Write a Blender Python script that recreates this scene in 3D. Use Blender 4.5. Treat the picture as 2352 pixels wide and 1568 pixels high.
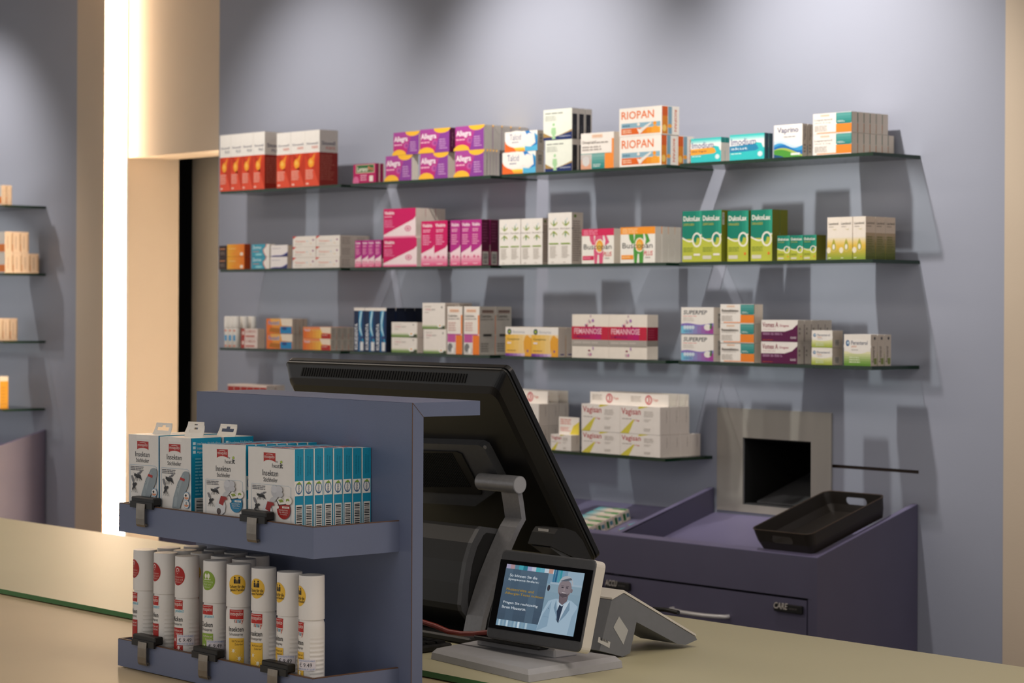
import bpy, math, random
from mathutils import Vector, Matrix
random.seed(7)
for o in list(bpy.data.objects): bpy.data.objects.remove(o)
SC = bpy.context.scene; COL = SC.collection
# ------------------------------------------------------------------ camera
F, PX, PY, ROLL = 5200.0, 1176.0, 705.0, 0.005
AZ = math.radians(41.8)
FW = Vector((-math.cos(AZ), math.sin(AZ), 0)); R0 = Vector((math.sin(AZ), math.cos(AZ), 0)); U0 = Vector((0, 0, 1))
RT = (R0 + ROLL*U0).normalized(); UP = (U0 - ROLL*R0).normalized()
EYE = Vector((3.644, -4.665, 1.6))
cam = bpy.data.cameras.new('camera'); cob = bpy.data.objects.new('camera', cam); COL.objects.link(cob)
m = Matrix.Identity(4)
for i in range(3):
    m[i][0] = RT[i]; m[i][1] = UP[i]; m[i][2] = -FW[i]; m[i][3] = EYE[i]
cob.matrix_world = m
cam.sensor_width = 36; cam.lens = F/2352*36; cam.shift_y = (PY-784)/2352; cam.clip_start = .1; cam.clip_end = 60
cam.dof.use_dof = True; cam.dof.focus_distance = 3.42; cam.dof.aperture_fstop = 11.5
SC.camera = cob
def on(x, y, ax, v):
    "point of the place seen at photograph pixel x, y that lies on the axis-aligned plane ax = v"
    d = FW + RT*((x-PX)/F) + UP*((PY-y)/F)
    return EYE + d*((v-EYE[ax])/d[ax])
def onp(x, y, n, p):
    d = FW + RT*((x-PX)/F) + UP*((PY-y)/F)
    return EYE + d*((p-EYE).dot(n)/d.dot(n))
# ------------------------------------------------------------------ world, lights, exposure
W = bpy.data.worlds.new('world'); SC.world = W; W.use_nodes = True
W.node_tree.nodes['Background'].inputs[0].default_value = (1.0, .965, .93, 1)
W.node_tree.nodes['Background'].inputs[1].default_value = .43
SC.view_settings.view_transform = 'Standard'; SC.view_settings.look = 'None'
SC.view_settings.exposure = 0.60; SC.view_settings.gamma = 1; SC.view_settings.use_curve_mapping = False
def spot(x, y, z, tx, ty, tz, e, ang, blend, rad=.028, col=(1, .93, .86)):
    l = bpy.data.lights.new('spot_lamp', 'SPOT'); l.energy = e; l.spot_size = math.radians(ang); l.spot_blend = blend
    l.shadow_soft_size = rad; l.color = col
    o = bpy.data.objects.new('spot_lamp', l); COL.objects.link(o); o.location = (x, y, z)
    o.rotation_euler = (Vector((tx, ty, tz))-Vector((x, y, z))).to_track_quat('-Z', 'Y').to_euler()
def area(x, y, z, sx, sy, e, col, rot=(0, 0, 0)):  # unseen fill lamps under the ceiling, added to brighten counter and cabinets
    l = bpy.data.lights.new('fill_panel', 'AREA'); l.energy = e; l.shape = 'RECTANGLE'; l.size = sx; l.size_y = sy; l.color = col
    o = bpy.data.objects.new('fill_panel', l); COL.objects.link(o); o.location = (x, y, z); o.rotation_euler = rot
for lx, e in ((-.27, 58), (-1.40, 50), (-2.52, 29), (-4.92, 37), (.98, 15)):
    spot(lx, -.88, 2.92, lx, .12, 1.88, e, 76, .92)
area(1.6, -2.6, 2.95, 1.6, .5, 8, (1, .91, .80))
area(3.0, -1.4, 2.95, .6, .9, 15, (1, .86, .78))
area(-2.0, -2.4, 2.95, 2.6, .6, 14.5, (1, .88, .76))
area(1.8, -5.0, 2.95, 1.8, .6, 10, (1, .92, .84))
# ------------------------------------------------------------------ materials
def lin(h):
    h = h.lstrip('#'); r = []
    for i in (0, 2, 4):
        c = int(h[i:i+2], 16)/255; r.append(c/12.92 if c <= .04045 else ((c+.055)/1.055)**2.4)
    return (*r, 1)
MC = {}
def mat(name, col, rough=.5, metal=0, noise=0, nscale=40, bump=0, bscale=300, spec=.5, coat=0, aniso=0, stretch=None):
    if name in MC: return MC[name]
    M = bpy.data.materials.new(name); M.use_nodes = True; N = M.node_tree.nodes; L = M.node_tree.links
    b = N['Principled BSDF']; b.inputs['Base Color'].default_value = lin(col); b.inputs['Roughness'].default_value = rough
    b.inputs['Metallic'].default_value = metal; b.inputs['Specular IOR Level'].default_value = spec
    b.inputs['Coat Weight'].default_value = coat; b.inputs['Coat Roughness'].default_value = .08
    tc = N.new('ShaderNodeTexCoord'); src = tc.outputs['Object']
    if stretch:
        mp = N.new('ShaderNodeMapping'); mp.inputs['Scale'].default_value = stretch; L.new(src, mp.inputs[0]); src = mp.outputs[0]
    if noise:
        n = N.new('ShaderNodeTexNoise'); n.inputs['Scale'].default_value = nscale; n.inputs['Detail'].default_value = 3; L.new(src, n.inputs['Vector'])
        mx = N.new('ShaderNodeMix'); mx.data_type = 'RGBA'; mx.blend_type = 'MULTIPLY'; mx.inputs[0].default_value = 1
        rp = N.new('ShaderNodeMapRange'); rp.inputs[1].default_value = .3; rp.inputs[2].default_value = .7; rp.inputs[3].default_value = 1-noise; rp.inputs[4].default_value = 1+noise*.3
        L.new(n.outputs[0], rp.inputs[0]); mx.inputs[6].default_value = lin(col); L.new(rp.outputs[0], mx.inputs[7]); L.new(mx.outputs[2], b.inputs['Base Color'])
    if bump:
        n = N.new('ShaderNodeTexNoise'); n.inputs['Scale'].default_value = bscale; n.inputs['Detail'].default_value = 2; L.new(src, n.inputs['Vector'])
        bp = N.new('ShaderNodeBump'); bp.inputs['Strength'].default_value = bump; bp.inputs['Distance'].default_value = .001
        L.new(n.outputs[0], bp.inputs['Height']); L.new(bp.outputs[0], b.inputs['Normal'])
    MC[name] = M; return M
def ink(h, rough=.42): return mat('print_'+h.lstrip('#'), h, rough, noise=.03, nscale=60, spec=.35)
def emis(name, h, s):
    if name in MC: return MC[name]
    M = bpy.data.materials.new(name); M.use_nodes = True; N = M.node_tree.nodes; b = N['Principled BSDF']
    b.inputs['Base Color'].default_value = (0, 0, 0, 1) if s < 3 else lin(h); b.inputs['Emission Color'].default_value = lin(h); b.inputs['Emission Strength'].default_value = s
    b.inputs['Roughness'].default_value = .25
    MC[name] = M; return M
def glassmat(name, tint, refl):
    M = bpy.data.materials.new(name); M.use_nodes = True; N = M.node_tree.nodes; L = M.node_tree.links; N.remove(N['Principled BSDF'])
    t = N.new('ShaderNodeBsdfTransparent'); t.inputs[0].default_value = lin(tint)
    g = N.new('ShaderNodeBsdfGlossy'); g.inputs['Roughness'].default_value = .03
    f = N.new('ShaderNodeFresnel'); f.inputs[0].default_value = refl
    x = N.new('ShaderNodeMixShader'); L.new(f.outputs[0], x.inputs[0]); L.new(t.outputs[0], x.inputs[1]); L.new(g.outputs[0], x.inputs[2])
    L.new(x.outputs[0], N['Material Output'].inputs[0]); return M
BLUEWALL = mat('blue_grey_paint', '#a1a6b6', .55, noise=.03, nscale=2, bump=.25, bscale=260, spec=.3)
TAN = mat('sand_paint', '#d3c2ad', .6, noise=.04, nscale=3, bump=.25, bscale=240, spec=.3)
LAM = mat('plum_laminate', '#57546b', .45, noise=.05, nscale=8, bump=.1, bscale=900)
LAMB = mat('slate_blue_laminate', '#646d88', .45, noise=.05, nscale=10, bump=.15, bscale=900)
CORE = mat('brown_edge_core', '#5e4230', .6, noise=.15, nscale=200)
GLASS = glassmat('shelf_glass', '#f7fbfa', 1.45); GEDGE = mat('dark_green_glass_edge', '#14301f', .15, noise=.1, nscale=20)
CTR = mat('back_painted_glass', '#b9b291', .48, noise=.03, nscale=3, spec=.5)
CTRL = mat('sand_counter_board', '#b9a583', .5, noise=.04, nscale=5)
CEDGE = mat('green_glass_edge', '#3d7a4a', .2, noise=.1, nscale=20)
BLK = mat('black_plastic', '#08080a', .38, noise=.08, nscale=60, bump=.1, bscale=1200)
BLKM = mat('matt_black_plastic', '#0c0c0c', .5, noise=.08, nscale=60)
GLOSS = mat('gloss_black', '#060607', .16, spec=.3, noise=.05)
GRYD = mat('dark_grey_metal', '#4c4d50', .42, metal=.1, noise=.08, nscale=120)
GRYM = mat('satin_grey_metal', '#8a8a8d', .40, metal=.35, noise=.1, nscale=150)
GRYP = mat('grey_plastic', '#a5a4a6', .5, noise=.05, nscale=80, bump=.1, bscale=1500)
GRYT = mat('terminal_grey_plastic', '#73757a', .5, noise=.05, nscale=80, bump=.1, bscale=1500)
WHP = mat('warm_white_plastic', '#d8d2c8', .45, noise=.03)
STEEL = mat('brushed_steel', '#b5b0a8', .5, metal=.3, noise=.25, nscale=6, stretch=(1, 1, .15))
SILV = mat('silver_handle', '#dcdada', .35, metal=.35, noise=.05)
DTRAY = mat('dark_brown_plastic', '#241f1b', .45, noise=.1, nscale=60)
VOID = mat('dark_void', '#030303', .8, noise=.1)
LED = emis('warm_led_diffuser', '#ffe0bc', 20)
JAMB_FILL = emis('jamb_fill_glow', '#ffe6c8', 13)
# ------------------------------------------------------------------ mesh helpers
class MB:
    def __init__(s): s.v = []; s.f = []; s.m = []; s.ms = []; s.sm = []
    def mi(s, m):
        if m not in s.ms: s.ms.append(m)
        return s.ms.index(m)
    def poly(s, pts, m, smooth=False):
        b = len(s.v); s.v += [tuple(p) for p in pts]; s.f.append(tuple(range(b, b+len(pts)))); s.m.append(s.mi(m)); s.sm.append(smooth)
    def raw(s, vs, fs, m, smooth=False):
        b = len(s.v); s.v += [tuple(p) for p in vs]; k = s.mi(m)
        for f in fs: s.f.append(tuple(b+i for i in f)); s.m.append(k); s.sm.append(smooth)
    def box(s, x0, x1, y0, y1, z0, z1, m, bev=0, mats=None):
        x0, x1 = sorted((x0, x1)); y0, y1 = sorted((y0, y1)); z0, z1 = sorted((z0, z1))
        if bev:
            b = min(bev, (x1-x0)*.45, (y1-y0)*.45, (z1-z0)*.45); P = {}
            vs = []
            for ix, X in ((0, x0), (1, x1)):
                for iy, Y in ((0, y0), (1, y1)):
                    for iz, Z in ((0, z0), (1, z1)):
                        sx, sy, sz = 1-2*ix, 1-2*iy, 1-2*iz
                        for a, p in (('x', (X, Y+sy*b, Z+sz*b)), ('y', (X+sx*b, Y, Z+sz*b)), ('z', (X+sx*b, Y+sy*b, Z))):
                            P[(ix, iy, iz, a)] = len(vs); vs.append(p)
            fs = []
            for k in (0, 1):
                fs.append([P[(k, a, c, 'x')] for a, c in ((0, 0), (1, 0), (1, 1), (0, 1))])
                fs.append([P[(a, k, c, 'y')] for a, c in ((0, 0), (1, 0), (1, 1), (0, 1))])
                fs.append([P[(a, c, k, 'z')] for a, c in ((0, 0), (1, 0), (1, 1), (0, 1))])
            for i in (0, 1):
                for j in (0, 1):
                    fs.append([P[(i, j, 0, 'x')], P[(i, j, 1, 'x')], P[(i, j, 1, 'y')], P[(i, j, 0, 'y')]])
                    fs.append([P[(i, 0, j, 'x')], P[(i, 1, j, 'x')], P[(i, 1, j, 'z')], P[(i, 0, j, 'z')]])
                    fs.append([P[(0, i, j, 'y')], P[(1, i, j, 'y')], P[(1, i, j, 'z')], P[(0, i, j, 'z')]])
            for i in (0, 1):
                for j in (0, 1):
                    for k in (0, 1): fs.append([P[(i, j, k, a)] for a in 'xyz'])
            s.raw(vs, fs, m); return
        vs = [(x0, y0, z0), (x1, y0, z0), (x1, y1, z0), (x0, y1, z0), (x0, y0, z1), (x1, y0, z1), (x1, y1, z1), (x0, y1, z1)]
        # order: bottom, top, front(-y), right(+x), back, left
        fs = [(0, 3, 2, 1), (4, 5, 6, 7), (0, 1, 5, 4), (1, 2, 6, 5), (2, 3, 7, 6), (3, 0, 4, 7)]
        if mats:
            for f, mm in zip(fs, mats): s.raw([vs[i] for i in f], [(0, 1, 2, 3)], mm)
        else: s.raw(vs, fs, m)
    def prism(s, pts, vec, m, mside=None, smooth=False):
        n = len(pts); vec = Vector(vec); a = [Vector(p) for p in pts]; b = [p+vec for p in a]
        s.poly(a[::-1], m); s.poly(b, m)
        s.raw(a+b, [(i, (i+1) % n, n+(i+1) % n, n+i) for i in range(n)], mside or m, smooth)
    def loops(s, rings, m, close=True, cap0=True, cap1=True, smooth=True):
        n = len(rings[0]); vs = [p for r in rings for p in r]; fs = []
        for j in range(len(rings)-1):
            for i in range(n if close else n-1):
                fs.append((j*n+i, j*n+(i+1) % n, (j+1)*n+(i+1) % n, (j+1)*n+i))
        s.raw(vs, fs, m, smooth)
        if cap0: s.poly(rings[0][::-1], m)
        if cap1: s.poly(rings[-1], m)
    def lathe(s, prof, m, c=(0, 0, 0), n=28, cap0=True, cap1=True, capm=None):
        rings = [[(c[0]+r*math.cos(2*math.pi*i/n), c[1]+r*math.sin(2*math.pi*i/n), c[2]+z) for i in range(n)] for r, z in prof]
        s.loops(rings, m, cap0=cap0, cap1=False)
        if cap1: s.poly(rings[-1], capm or m)
    def tube(s, path, r, m, n=10):
        rings = []; path = [Vector(p) for p in path]
        for i, p in enumerate(path):
            t = (path[min(i+1, len(path)-1)]-path[max(i-1, 0)]).normalized()
            a = t.cross(Vector((0, 0, 1))); a = a.normalized() if a.length > .01 else Vector((1, 0, 0)); b = t.cross(a)
            rings.append([p+(a*math.cos(2*math.pi*k/n)+b*math.sin(2*math.pi*k/n))*r for k in range(n)])
        s.loops(rings, m)
    def mesh(s, name):
        me = bpy.data.meshes.new(name); me.from_pydata(s.v, [], s.f)
        for mm in s.ms: me.materials.append(mm)
        me.polygons.foreach_set('material_index', s.m); me.polygons.foreach_set('use_smooth', s.sm); me.update(); return me
    def build(s, name, parent=None, loc=(0, 0, 0), rot=(0, 0, 0)):
        return obj(name, s.mesh(name), parent, loc, rot)
def obj(name, me, parent=None, loc=(0, 0, 0), rot=(0, 0, 0)):
    o = bpy.data.objects.new(name, me); COL.objects.link(o); o.location = loc; o.rotation_euler = rot
    if parent: o.parent = parent
    return o
def empty(name, loc=(0, 0, 0), rot=(0, 0, 0)):
    o = bpy.data.objects.new(name, None); COL.objects.link(o); o.location = loc; o.rotation_euler = rot; o.empty_display_size = .02; return o
def tag(o, label, cat, group=None):
    o['label'] = label; o['category'] = cat
    if group: o['group'] = group
    return o
def struct(o): o['kind'] = 'structure'; return o
def bx(name, x0, x1, y0, y1, z0, z1, m, parent=None, bev=0):
    b = MB(); b.box(x0, x1, y0, y1, z0, z1, m, bev); return b.build(name, parent)
# text -> flat polygons in a unit box
TC = {}
def glyphs(txt, bold=0, shear=0):
    k = (txt, bold, shear)
    if k in TC: return TC[k]
    cu = bpy.data.curves.new('t', 'FONT'); cu.body = txt; cu.size = 1; cu.resolution_u = 2; cu.offset = bold*.012; cu.shear = shear
    o = bpy.data.objects.new('t', cu); COL.objects.link(o); bpy.context.view_layer.update()
    me = o.evaluated_get(bpy.context.evaluated_depsgraph_get()).to_mesh()
    v = [(p.co.x, p.co.y) for p in me.vertices]; f = [tuple(p.vertices) for p in me.polygons]
    o.evaluated_get(bpy.context.evaluated_depsgraph_get()).to_mesh_clear(); bpy.data.objects.remove(o); bpy.data.curves.remove(cu)
    x0 = min(p[0] for p in v); x1 = max(p[0] for p in v); y0 = min(p[1] for p in v); y1 = max(p[1] for p in v)
    v = [((p[0]-x0)/(x1-x0), (p[1]-y0)/(y1-y0)) for p in v]; TC[k] = (v, f); return TC[k]
def mixh(a, b, t):
    a = a.lstrip('#'); b = b.lstrip('#')
    return '#'+''.join('%02x' % round(int(a[i:i+2], 16)*(1-t)+int(b[i:i+2], 16)*t) for i in (0, 2, 4))
def emit(mb, ops, mp, w, h, mf=ink, curved=0, eps=.00006, bw=None):
    "draw printed shapes given in 0..1 face coordinates through the mapping mp(x, z, offset)"
    L = 0; rng = random.Random(5)
    def rect(a, b, c, d, m, o):
        n = max(1, int(math.ceil((c-a)*w/curved))) if curved else 1
        for i in range(n):
            p, q = a+(c-a)*i/n, a+(c-a)*(i+1)/n
            mb.poly([mp(p*w, b*h, o), mp(q*w, b*h, o), mp(q*w, d*h, o), mp(p*w, d*h, o)], m)
    for op in ops:
        L += 1; o = eps*L; k = op[0]
        if k == 'r': rect(op[1], op[2], op[3], op[4], mf(op[5]), o)
        elif k == 'p': mb.poly([mp(u*w, v*h, o) for u, v in op[1]], mf(op[2]))
        elif k == 'c':
            u, v, ru, rv = op[1:5]; n = 20
            if curved:
                for i in range(n):
                    a, b = math.cos(math.pi*i/n), math.cos(math.pi*(i+1)/n); sa, sb = math.sin(math.pi*i/n), math.sin(math.pi*(i+1)/n)
                    mb.poly([mp((u+ru*a)*w, (v-rv*sa)*h, o), mp((u+ru*b)*w, (v-rv*sb)*h, o), mp((u+ru*b)*w, (v+rv*sb)*h, o), mp((u+ru*a)*w, (v+rv*sa)*h, o)], mf(op[5]))
            else: mb.poly([mp((u+ru*math.cos(2*math.pi*i/n))*w, (v+rv*math.sin(2*math.pi*i/n))*h, o) for i in range(n)], mf(op[5]))
        elif k == 't':
            g, f = glyphs(op[1], *(op[7:] if len(op) > 7 else ())); a, b, c, d = op[2:6]
            mb.raw([mp((a+(c-a)*x)*w, (b+(d-b)*y)*h, o) for x, y in g], f, mf(op[6]))
        elif k == 'tv':   # text turned to read downwards
            g, f = glyphs(op[1], *(op[7:] if len(op) > 7 else ())); a, b, c, d = op[2:6]
            mb.raw([mp((a+(c-a)*y)*w, (d-(d-b)*x)*h, o) for x, y in g], f, mf(op[6]))
        elif k == 'tu':   # text turned to read upwards
            g, f = glyphs(op[1], *(op[7:] if len(op) > 7 else ())); a, b, c, d = op[2:6]
            mb.raw([mp((c-(c-a)*y)*w, (b+(d-b)*x)*h, o) for x, y in g], f, mf(op[6]))
        elif k == 'l':
            a, b, c, d, n = op[1:6]
            for i in range(n):
                z = d-(d-b)*(i+.5)/n; t = (d-b)/n*.26; x = a; e = c-(c-a)*rng.random()*.35
                while x < e-.01:
                    q = min(e, x+(c-a)*(.1+.2*rng.random())); rect(x, z-t, q, z+t, mf(op[6]), o); x = q+(c-a)*.035
        elif k == 'g':
            a, b, c, d, c0, c1, n = op[1:]
            for i in range(n): rect(a, b+(d-b)*i/n, c, b+(d-b)*(i+1)/n, mf(mixh(c0, c1, i/max(1, n-1))), o)
        elif k == 'h':
            a, b, c, d, c0, c1, n = op[1:]
            for i in range(n): rect(a+(c-a)*i/n, b, a+(c-a)*(i+1)/n, d, mf(mixh(c0, c1, i/max(1, n-1))), o)
        elif k == 'b':
            a, b, c, d = op[1:5]; rect(a, b, c, d, mf('#d9d4cc'), o); z = b+(d-b)*.08
            while z < d-(d-b)*.1:
                t = (d-b)*(.02+.03*rng.random()); rect(a+(c-a)*.12, z, c-(c-a)*.12, z+t, mf('#1c1c1e'), o+eps*.5); z += t+(d-b)*(.02+.03*rng.random())
def arc(cx, cy, rx, ry, a0, a1, n=12):
    return [(cx+rx*math.cos(math.radians(a0+(a1-a0)*i/n)), cy+ry*math.sin(math.radians(a0+(a1-a0)*i/n))) for i in range(n+1)]
def wave(u0, u1, f, lo, n=14):
    pts = [(u0+(u1-u0)*i/n, f(i/n)) for i in range(n+1)]
    return [(u0, lo)]+pts+[(u1, lo)]
def squash(ops, top, k):
    f = lambda v: top-(top-v)*k if v < top else v; out = []
    for o in ops:
        t = o[0]
        if t == 'c': out.append(('c', o[1], f(o[2]), o[3], o[4]*(k+.12 if o[2] < top else 1), o[5]))
        elif t == 'p': out.append(('p', [(u, f(v)) for u, v in o[1]], o[2]))
        elif t in ('t', 'tv', 'tu'): out.append((t, o[1], o[2], f(o[3]), o[4], f(o[5]))+tuple(o[6:]))
        else: out.append((t, o[1], f(o[2]), o[3], f(o[4]))+tuple(o[5:]))
    return out
def lit_side(h):  # lightens pale carton sides in colour, as if lit from the right
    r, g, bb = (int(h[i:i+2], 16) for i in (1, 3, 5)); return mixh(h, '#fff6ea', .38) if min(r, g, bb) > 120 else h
def boxmesh(w, d, h, P, name='medicine_box'):
    b = MB(); base = ink(P.get('base', '#ece5da')); side = ink(lit_side(P.get('side', P.get('base', '#ddd5c9')))); top = ink(P.get('top', P.get('base', '#ece5da')))
    b.box(0, w, 0, d, 0, h, base, mats=[side, top, base, side, side, side])
    emit(b, P.get('F', []), lambda x, z, o: (x, -o, z), w, h)
    emit(b, P.get('S', []), lambda x, z, o: (w+o, x, z), d, h)
    emit(b, P.get('T', []), lambda x, z, o: (x, z, h+o), w, d)
    return b.mesh(name)
# ------------------------------------------------------------------ the room
ZS = [1.995, 1.725, 1.455, 1.185]
XL, XR = -9.0, 4.6
bx('floor', XL, XR, -9, 2.0, -.05, 0, mat('floor_vinyl', '#6f6a64', .5, noise=.06, nscale=4)); struct(bpy.data.objects['floor'])
bx('ceiling', XL, XR, -5.4, 2.0, 3.0, 3.06, mat('ceiling_paint', '#8d8780', .8, noise=.03)); struct(bpy.data.objects['ceiling'])
b = MB()      # back wall with the hole of the outlet and the slit of the missing shelf
hx0, hx1, hz0, hz1 = -.605, -.358, 1.057, 1.242
for x0, x1, z0, z1 in ((-3.168, hx0, 0, 3), (hx1, .264, 0, ZS[3]-.009), (hx1, .264, ZS[3], 3), (hx0, hx1, 0, hz0), (hx0, hx1, hz1, 3), (.0, .264, ZS[3]-.009, ZS[3])):
    b.box(x0, x1, 0, .24, z0, z1, BLUEWALL)
b.box(hx1, 0, .012, .05, ZS[3]-.011, ZS[3]+.002, mat('brown_slit', '#3a2616', .6, noise=.1))
struct(b.build('wall_back'))
struct(bx('wall_left_bay', XL, -4.148, 0, .24, 0, 3, BLUEWALL))
HX = on(289, 600, 1, .05)[0]; LX = on(266, 600, 1, -.004)[0]+3.941; YJ = on(410, 600, 0, HX)[1]
b = MB(); b.box(-4.148, -3.941, -.002, .24, 0, 3, TAN); b.box(-3.941, HX, .05, YJ, 0, 3, TAN); b.box(HX, -3.168, .05, .239, 2.168, 3, TAN)
struct(b.build('trim_1'))
b = MB(); b.box(.264, .47, -.002, .24, 0, 3, TAN); b.box(.62, 1.4, 0, .24, 0, 3, TAN); b.box(.47, .62, .03, .239, 0, 3, TAN); struct(b.build('trim_2'))
struct(bx('wall_right', 1.4, XR, 0, .24, 0, 3, BLUEWALL))
struct(bx('door_1', on(441, 600, 1, YJ+.06)[0], -2.9, YJ+.06, YJ+.10, 0, 2.4, mat('grey_door', '#66645f', .55, noise=.03)))
struct(bx('wall_beyond', -8.9, -2.4, .9, .95, 0, 3, mat('dark_room', '#1a1815', .8, noise=.05)))
t = empty('led_strip', (-3.941, 0, 0))
c = MB(); c.box(.001, LX, .040, .0495, .02, 2.99, SILV); c.build('profile', t)
c = MB(); c.box(.010, LX, -.004, .040, .02, 2.99, LED); c.build('diffuser', t)
tag(t, 'glowing warm white light strip standing upright beside the doorway', 'light')
t = empty('led_strip', (-3.168, .07, 0))  # hidden strip, added to brighten the jamb, soffit and door leaf
c = MB(); c.box(-.012, -.0005, 0, .07, .02, 2.15, SILV); c.build('profile', t)
c = MB(); c.box(-.016, -.012, .004, .066, .02, 2.15, JAMB_FILL); c.build('diffuser', t)
tag(t, 'added warm strip hidden inside the doorway to light the sand coloured jamb', 'light')
# ------------------------------------------------------------------ glass shelves
PL = [(-.675, 0), (-1.41, -.725), (-2.145, -1.46), (-2.88, -2.195)]
SW = ['top', 'second', 'third', 'lowest']; PW = ['right end', 'right of centre', 'left of centre', 'left end']
def shelf_plate(x0, x1, z, lab):
    b = MB(); b.box(x0, x1, -.19, .0, z-.009, z, GLASS, mats=[GLASS, GLASS, GEDGE, GEDGE, GEDGE, GEDGE])
    tag(b.build('glass_shelf'), lab, 'shelf', 'glass shelf plates on the blue wall')
for k, z in enumerate(ZS):
    for j, (x0, x1) in enumerate(PL):
        if k == 3 and j == 0: continue
        shelf_plate(x0, x1, z, f'clear glass shelf plate with green edge, {SW[k]} row, {PW[j]}')
    shelf_plate(-5.06, -4.385, z, f'glass shelf plate beyond the light strip at far left, {SW[k]} row')
# ------------------------------------------------------------------ drawer cabinets with sloping top
SL = .2796
def drawer_cabinet(lab):
    t = empty('drawer_cabinet', (0, 0, 0)); zf = .987; zb = 1.098; D = -.397
    b = MB()
    def side(x0, x1): b.prism([(x0, -.0015, .1), (x0, D, .1), (x0, D, zf), (x0, -.003, zb)], (x1-x0, 0, 0), LAM)
    side(-.018, 0); side(-2.94, -2.922)
    LIT_TOP = mat('lilac_floor_lit_tops', '#7d789a', .4, noise=.05, nscale=8)  # lighter plum for panel tops: the light they catch, put into the colour
    for xx in (-.018, -2.94): b.prism([(xx+.0003, D, zf), (xx+.0003, -.004, zb-.0003), (xx+.0003, -.004, zb+.0009), (xx+.0003, D, zf+.0012)], (.0174, 0, 0), LIT_TOP)
    b.prism([(-2.922, D+.0002, zf), (-2.922, D+.023, zf+.0062), (-2.922, D+.023, zf+.0074), (-2.922, D+.0002, zf+.0012)], (2.904, 0, 0), LIT_TOP)
    for k in range(3): b.prism([(-.731-.735*k, D+.02, zf+.0035), (-.731-.735*k, -.007, zb-.0025), (-.731-.735*k, -.007, zb-.0012), (-.731-.735*k, D+.02, zf+.0048)], (.018, 0, 0), LIT_TOP)
    b.box(-2.922, -.018, D, D+.018, .10, .14, LAM); b.prism([(-2.922, D, .885), (-2.922, D+.023, .885), (-2.922, D+.023, zf+.0062), (-2.922, D, zf)], (2.904, 0, 0), LAM)
    for xx in (-.7535, -1.4885, -2.2235): b.box(xx, xx+.0008, D, D+.018, .14, .885, LAM)
    b.box(-2.922, -.018, -.3, -.28, .0, .1, BLKM); b.box(-.03, -.018, D+.001, D+.018, .1, .885, LAM)
    b.build('carcass', t)
    for k in range(4):
        x0 = -.731-.735*k-.0
        if k < 3:
            c = MB(); c.prism([(x0, -.006, .95), (x0, D+.018, .84), (x0, D+.018, zf-.002), (x0, -.006, zb-.002)], (.018, 0, 0), LAM); c.build('divider', t)
        c = MB(); a0 = x0+.018 if k < 3 else -2.922; a1 = -.018-.735*k if k == 0 else x0+.735
        c.prism([(a0, -.0016, 1.012), (a0, D+.018, 1.012+SL*(D+.018)), (a0, D+.018, 1.028+SL*(D+.018)), (a0, -.0016, 1.028)], (a1-a0, 0, 0), mat('lilac_floor_lit_tops', '#7d789a', .4, noise=.05, nscale=8)); c.build('chute_floor', t)
        for z0, z1 in ((.70, .879), (.50, .694), (.30, .494), (.145, .294)):
            dr = MB(); q0 = -.750-.735*k; q1 = -.034-.735*k; q0 = max(q0, -2.918)
            dr.box(q0, q1, D, D+.018, z0, z1, LAM); dr.box(q0, q1, D+.018, D+.02, z0, z1, VOID); dd = dr.build('drawer', t)
            if k < 2:
                h = MB(); cx = (q0+q1)/2; zz = z1-.066
                h.tube([(cx-.098, D, zz), (cx-.096, D-.012, zz), (cx-.08, D-.022, zz), (cx-.04, D-.028, zz-.001), (cx, D-.03, zz-.001), (cx+.04, D-.028, zz-.001), (cx+.08, D-.022, zz), (cx+.096, D-.012, zz), (cx+.098, D, zz)], .0055, SILV); h.build('handle', dd)
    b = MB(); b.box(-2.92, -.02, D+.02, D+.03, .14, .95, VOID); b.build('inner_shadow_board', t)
    tag(t, lab, 'cabinet'); return t
cab = drawer_cabinet('long plum drawer cabinet with sloping open top under the glass shelves')
def lab_holder(x, txt, rest, parent):
    b = MB(); w = .092; z = .845; D = -.397
    b.box(x, x+w, D-.010, D, z, z+.020, BLKM, bev=.002)
    emit(b, [('t', txt, .02, .35, .52, 1.15, '#cfc8c0', 1, .25), ('l', .56, .35, .92, .75, 1, '#4a4745')], lambda a, c, o: (x+a, D-.0102-o, z+c), w, .020)
    b.build('label_holder', parent)
dr0 = [c for c in cab.children if c.name.startswith('drawer')][0]
lab_holder(-.738, 'ACCU', '', dr0); lab_holder(-.134, 'CARE', '', dr0)
def dup(root, loc, label):
    r = root.copy(); COL.objects.link(r); r.location = loc; r['label'] = label
    for ch in list(root.children):
        c = ch.copy(); COL.objects.link(c); c.parent = r
        for g in ch.children:
            q = g.copy(); COL.objects.link(q); q.parent = c
    return r
def finish_cabs():
    dup(cab, (-4.372, 0, 0), 'plum cabinet side panel at far left behind the light strip')
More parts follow.
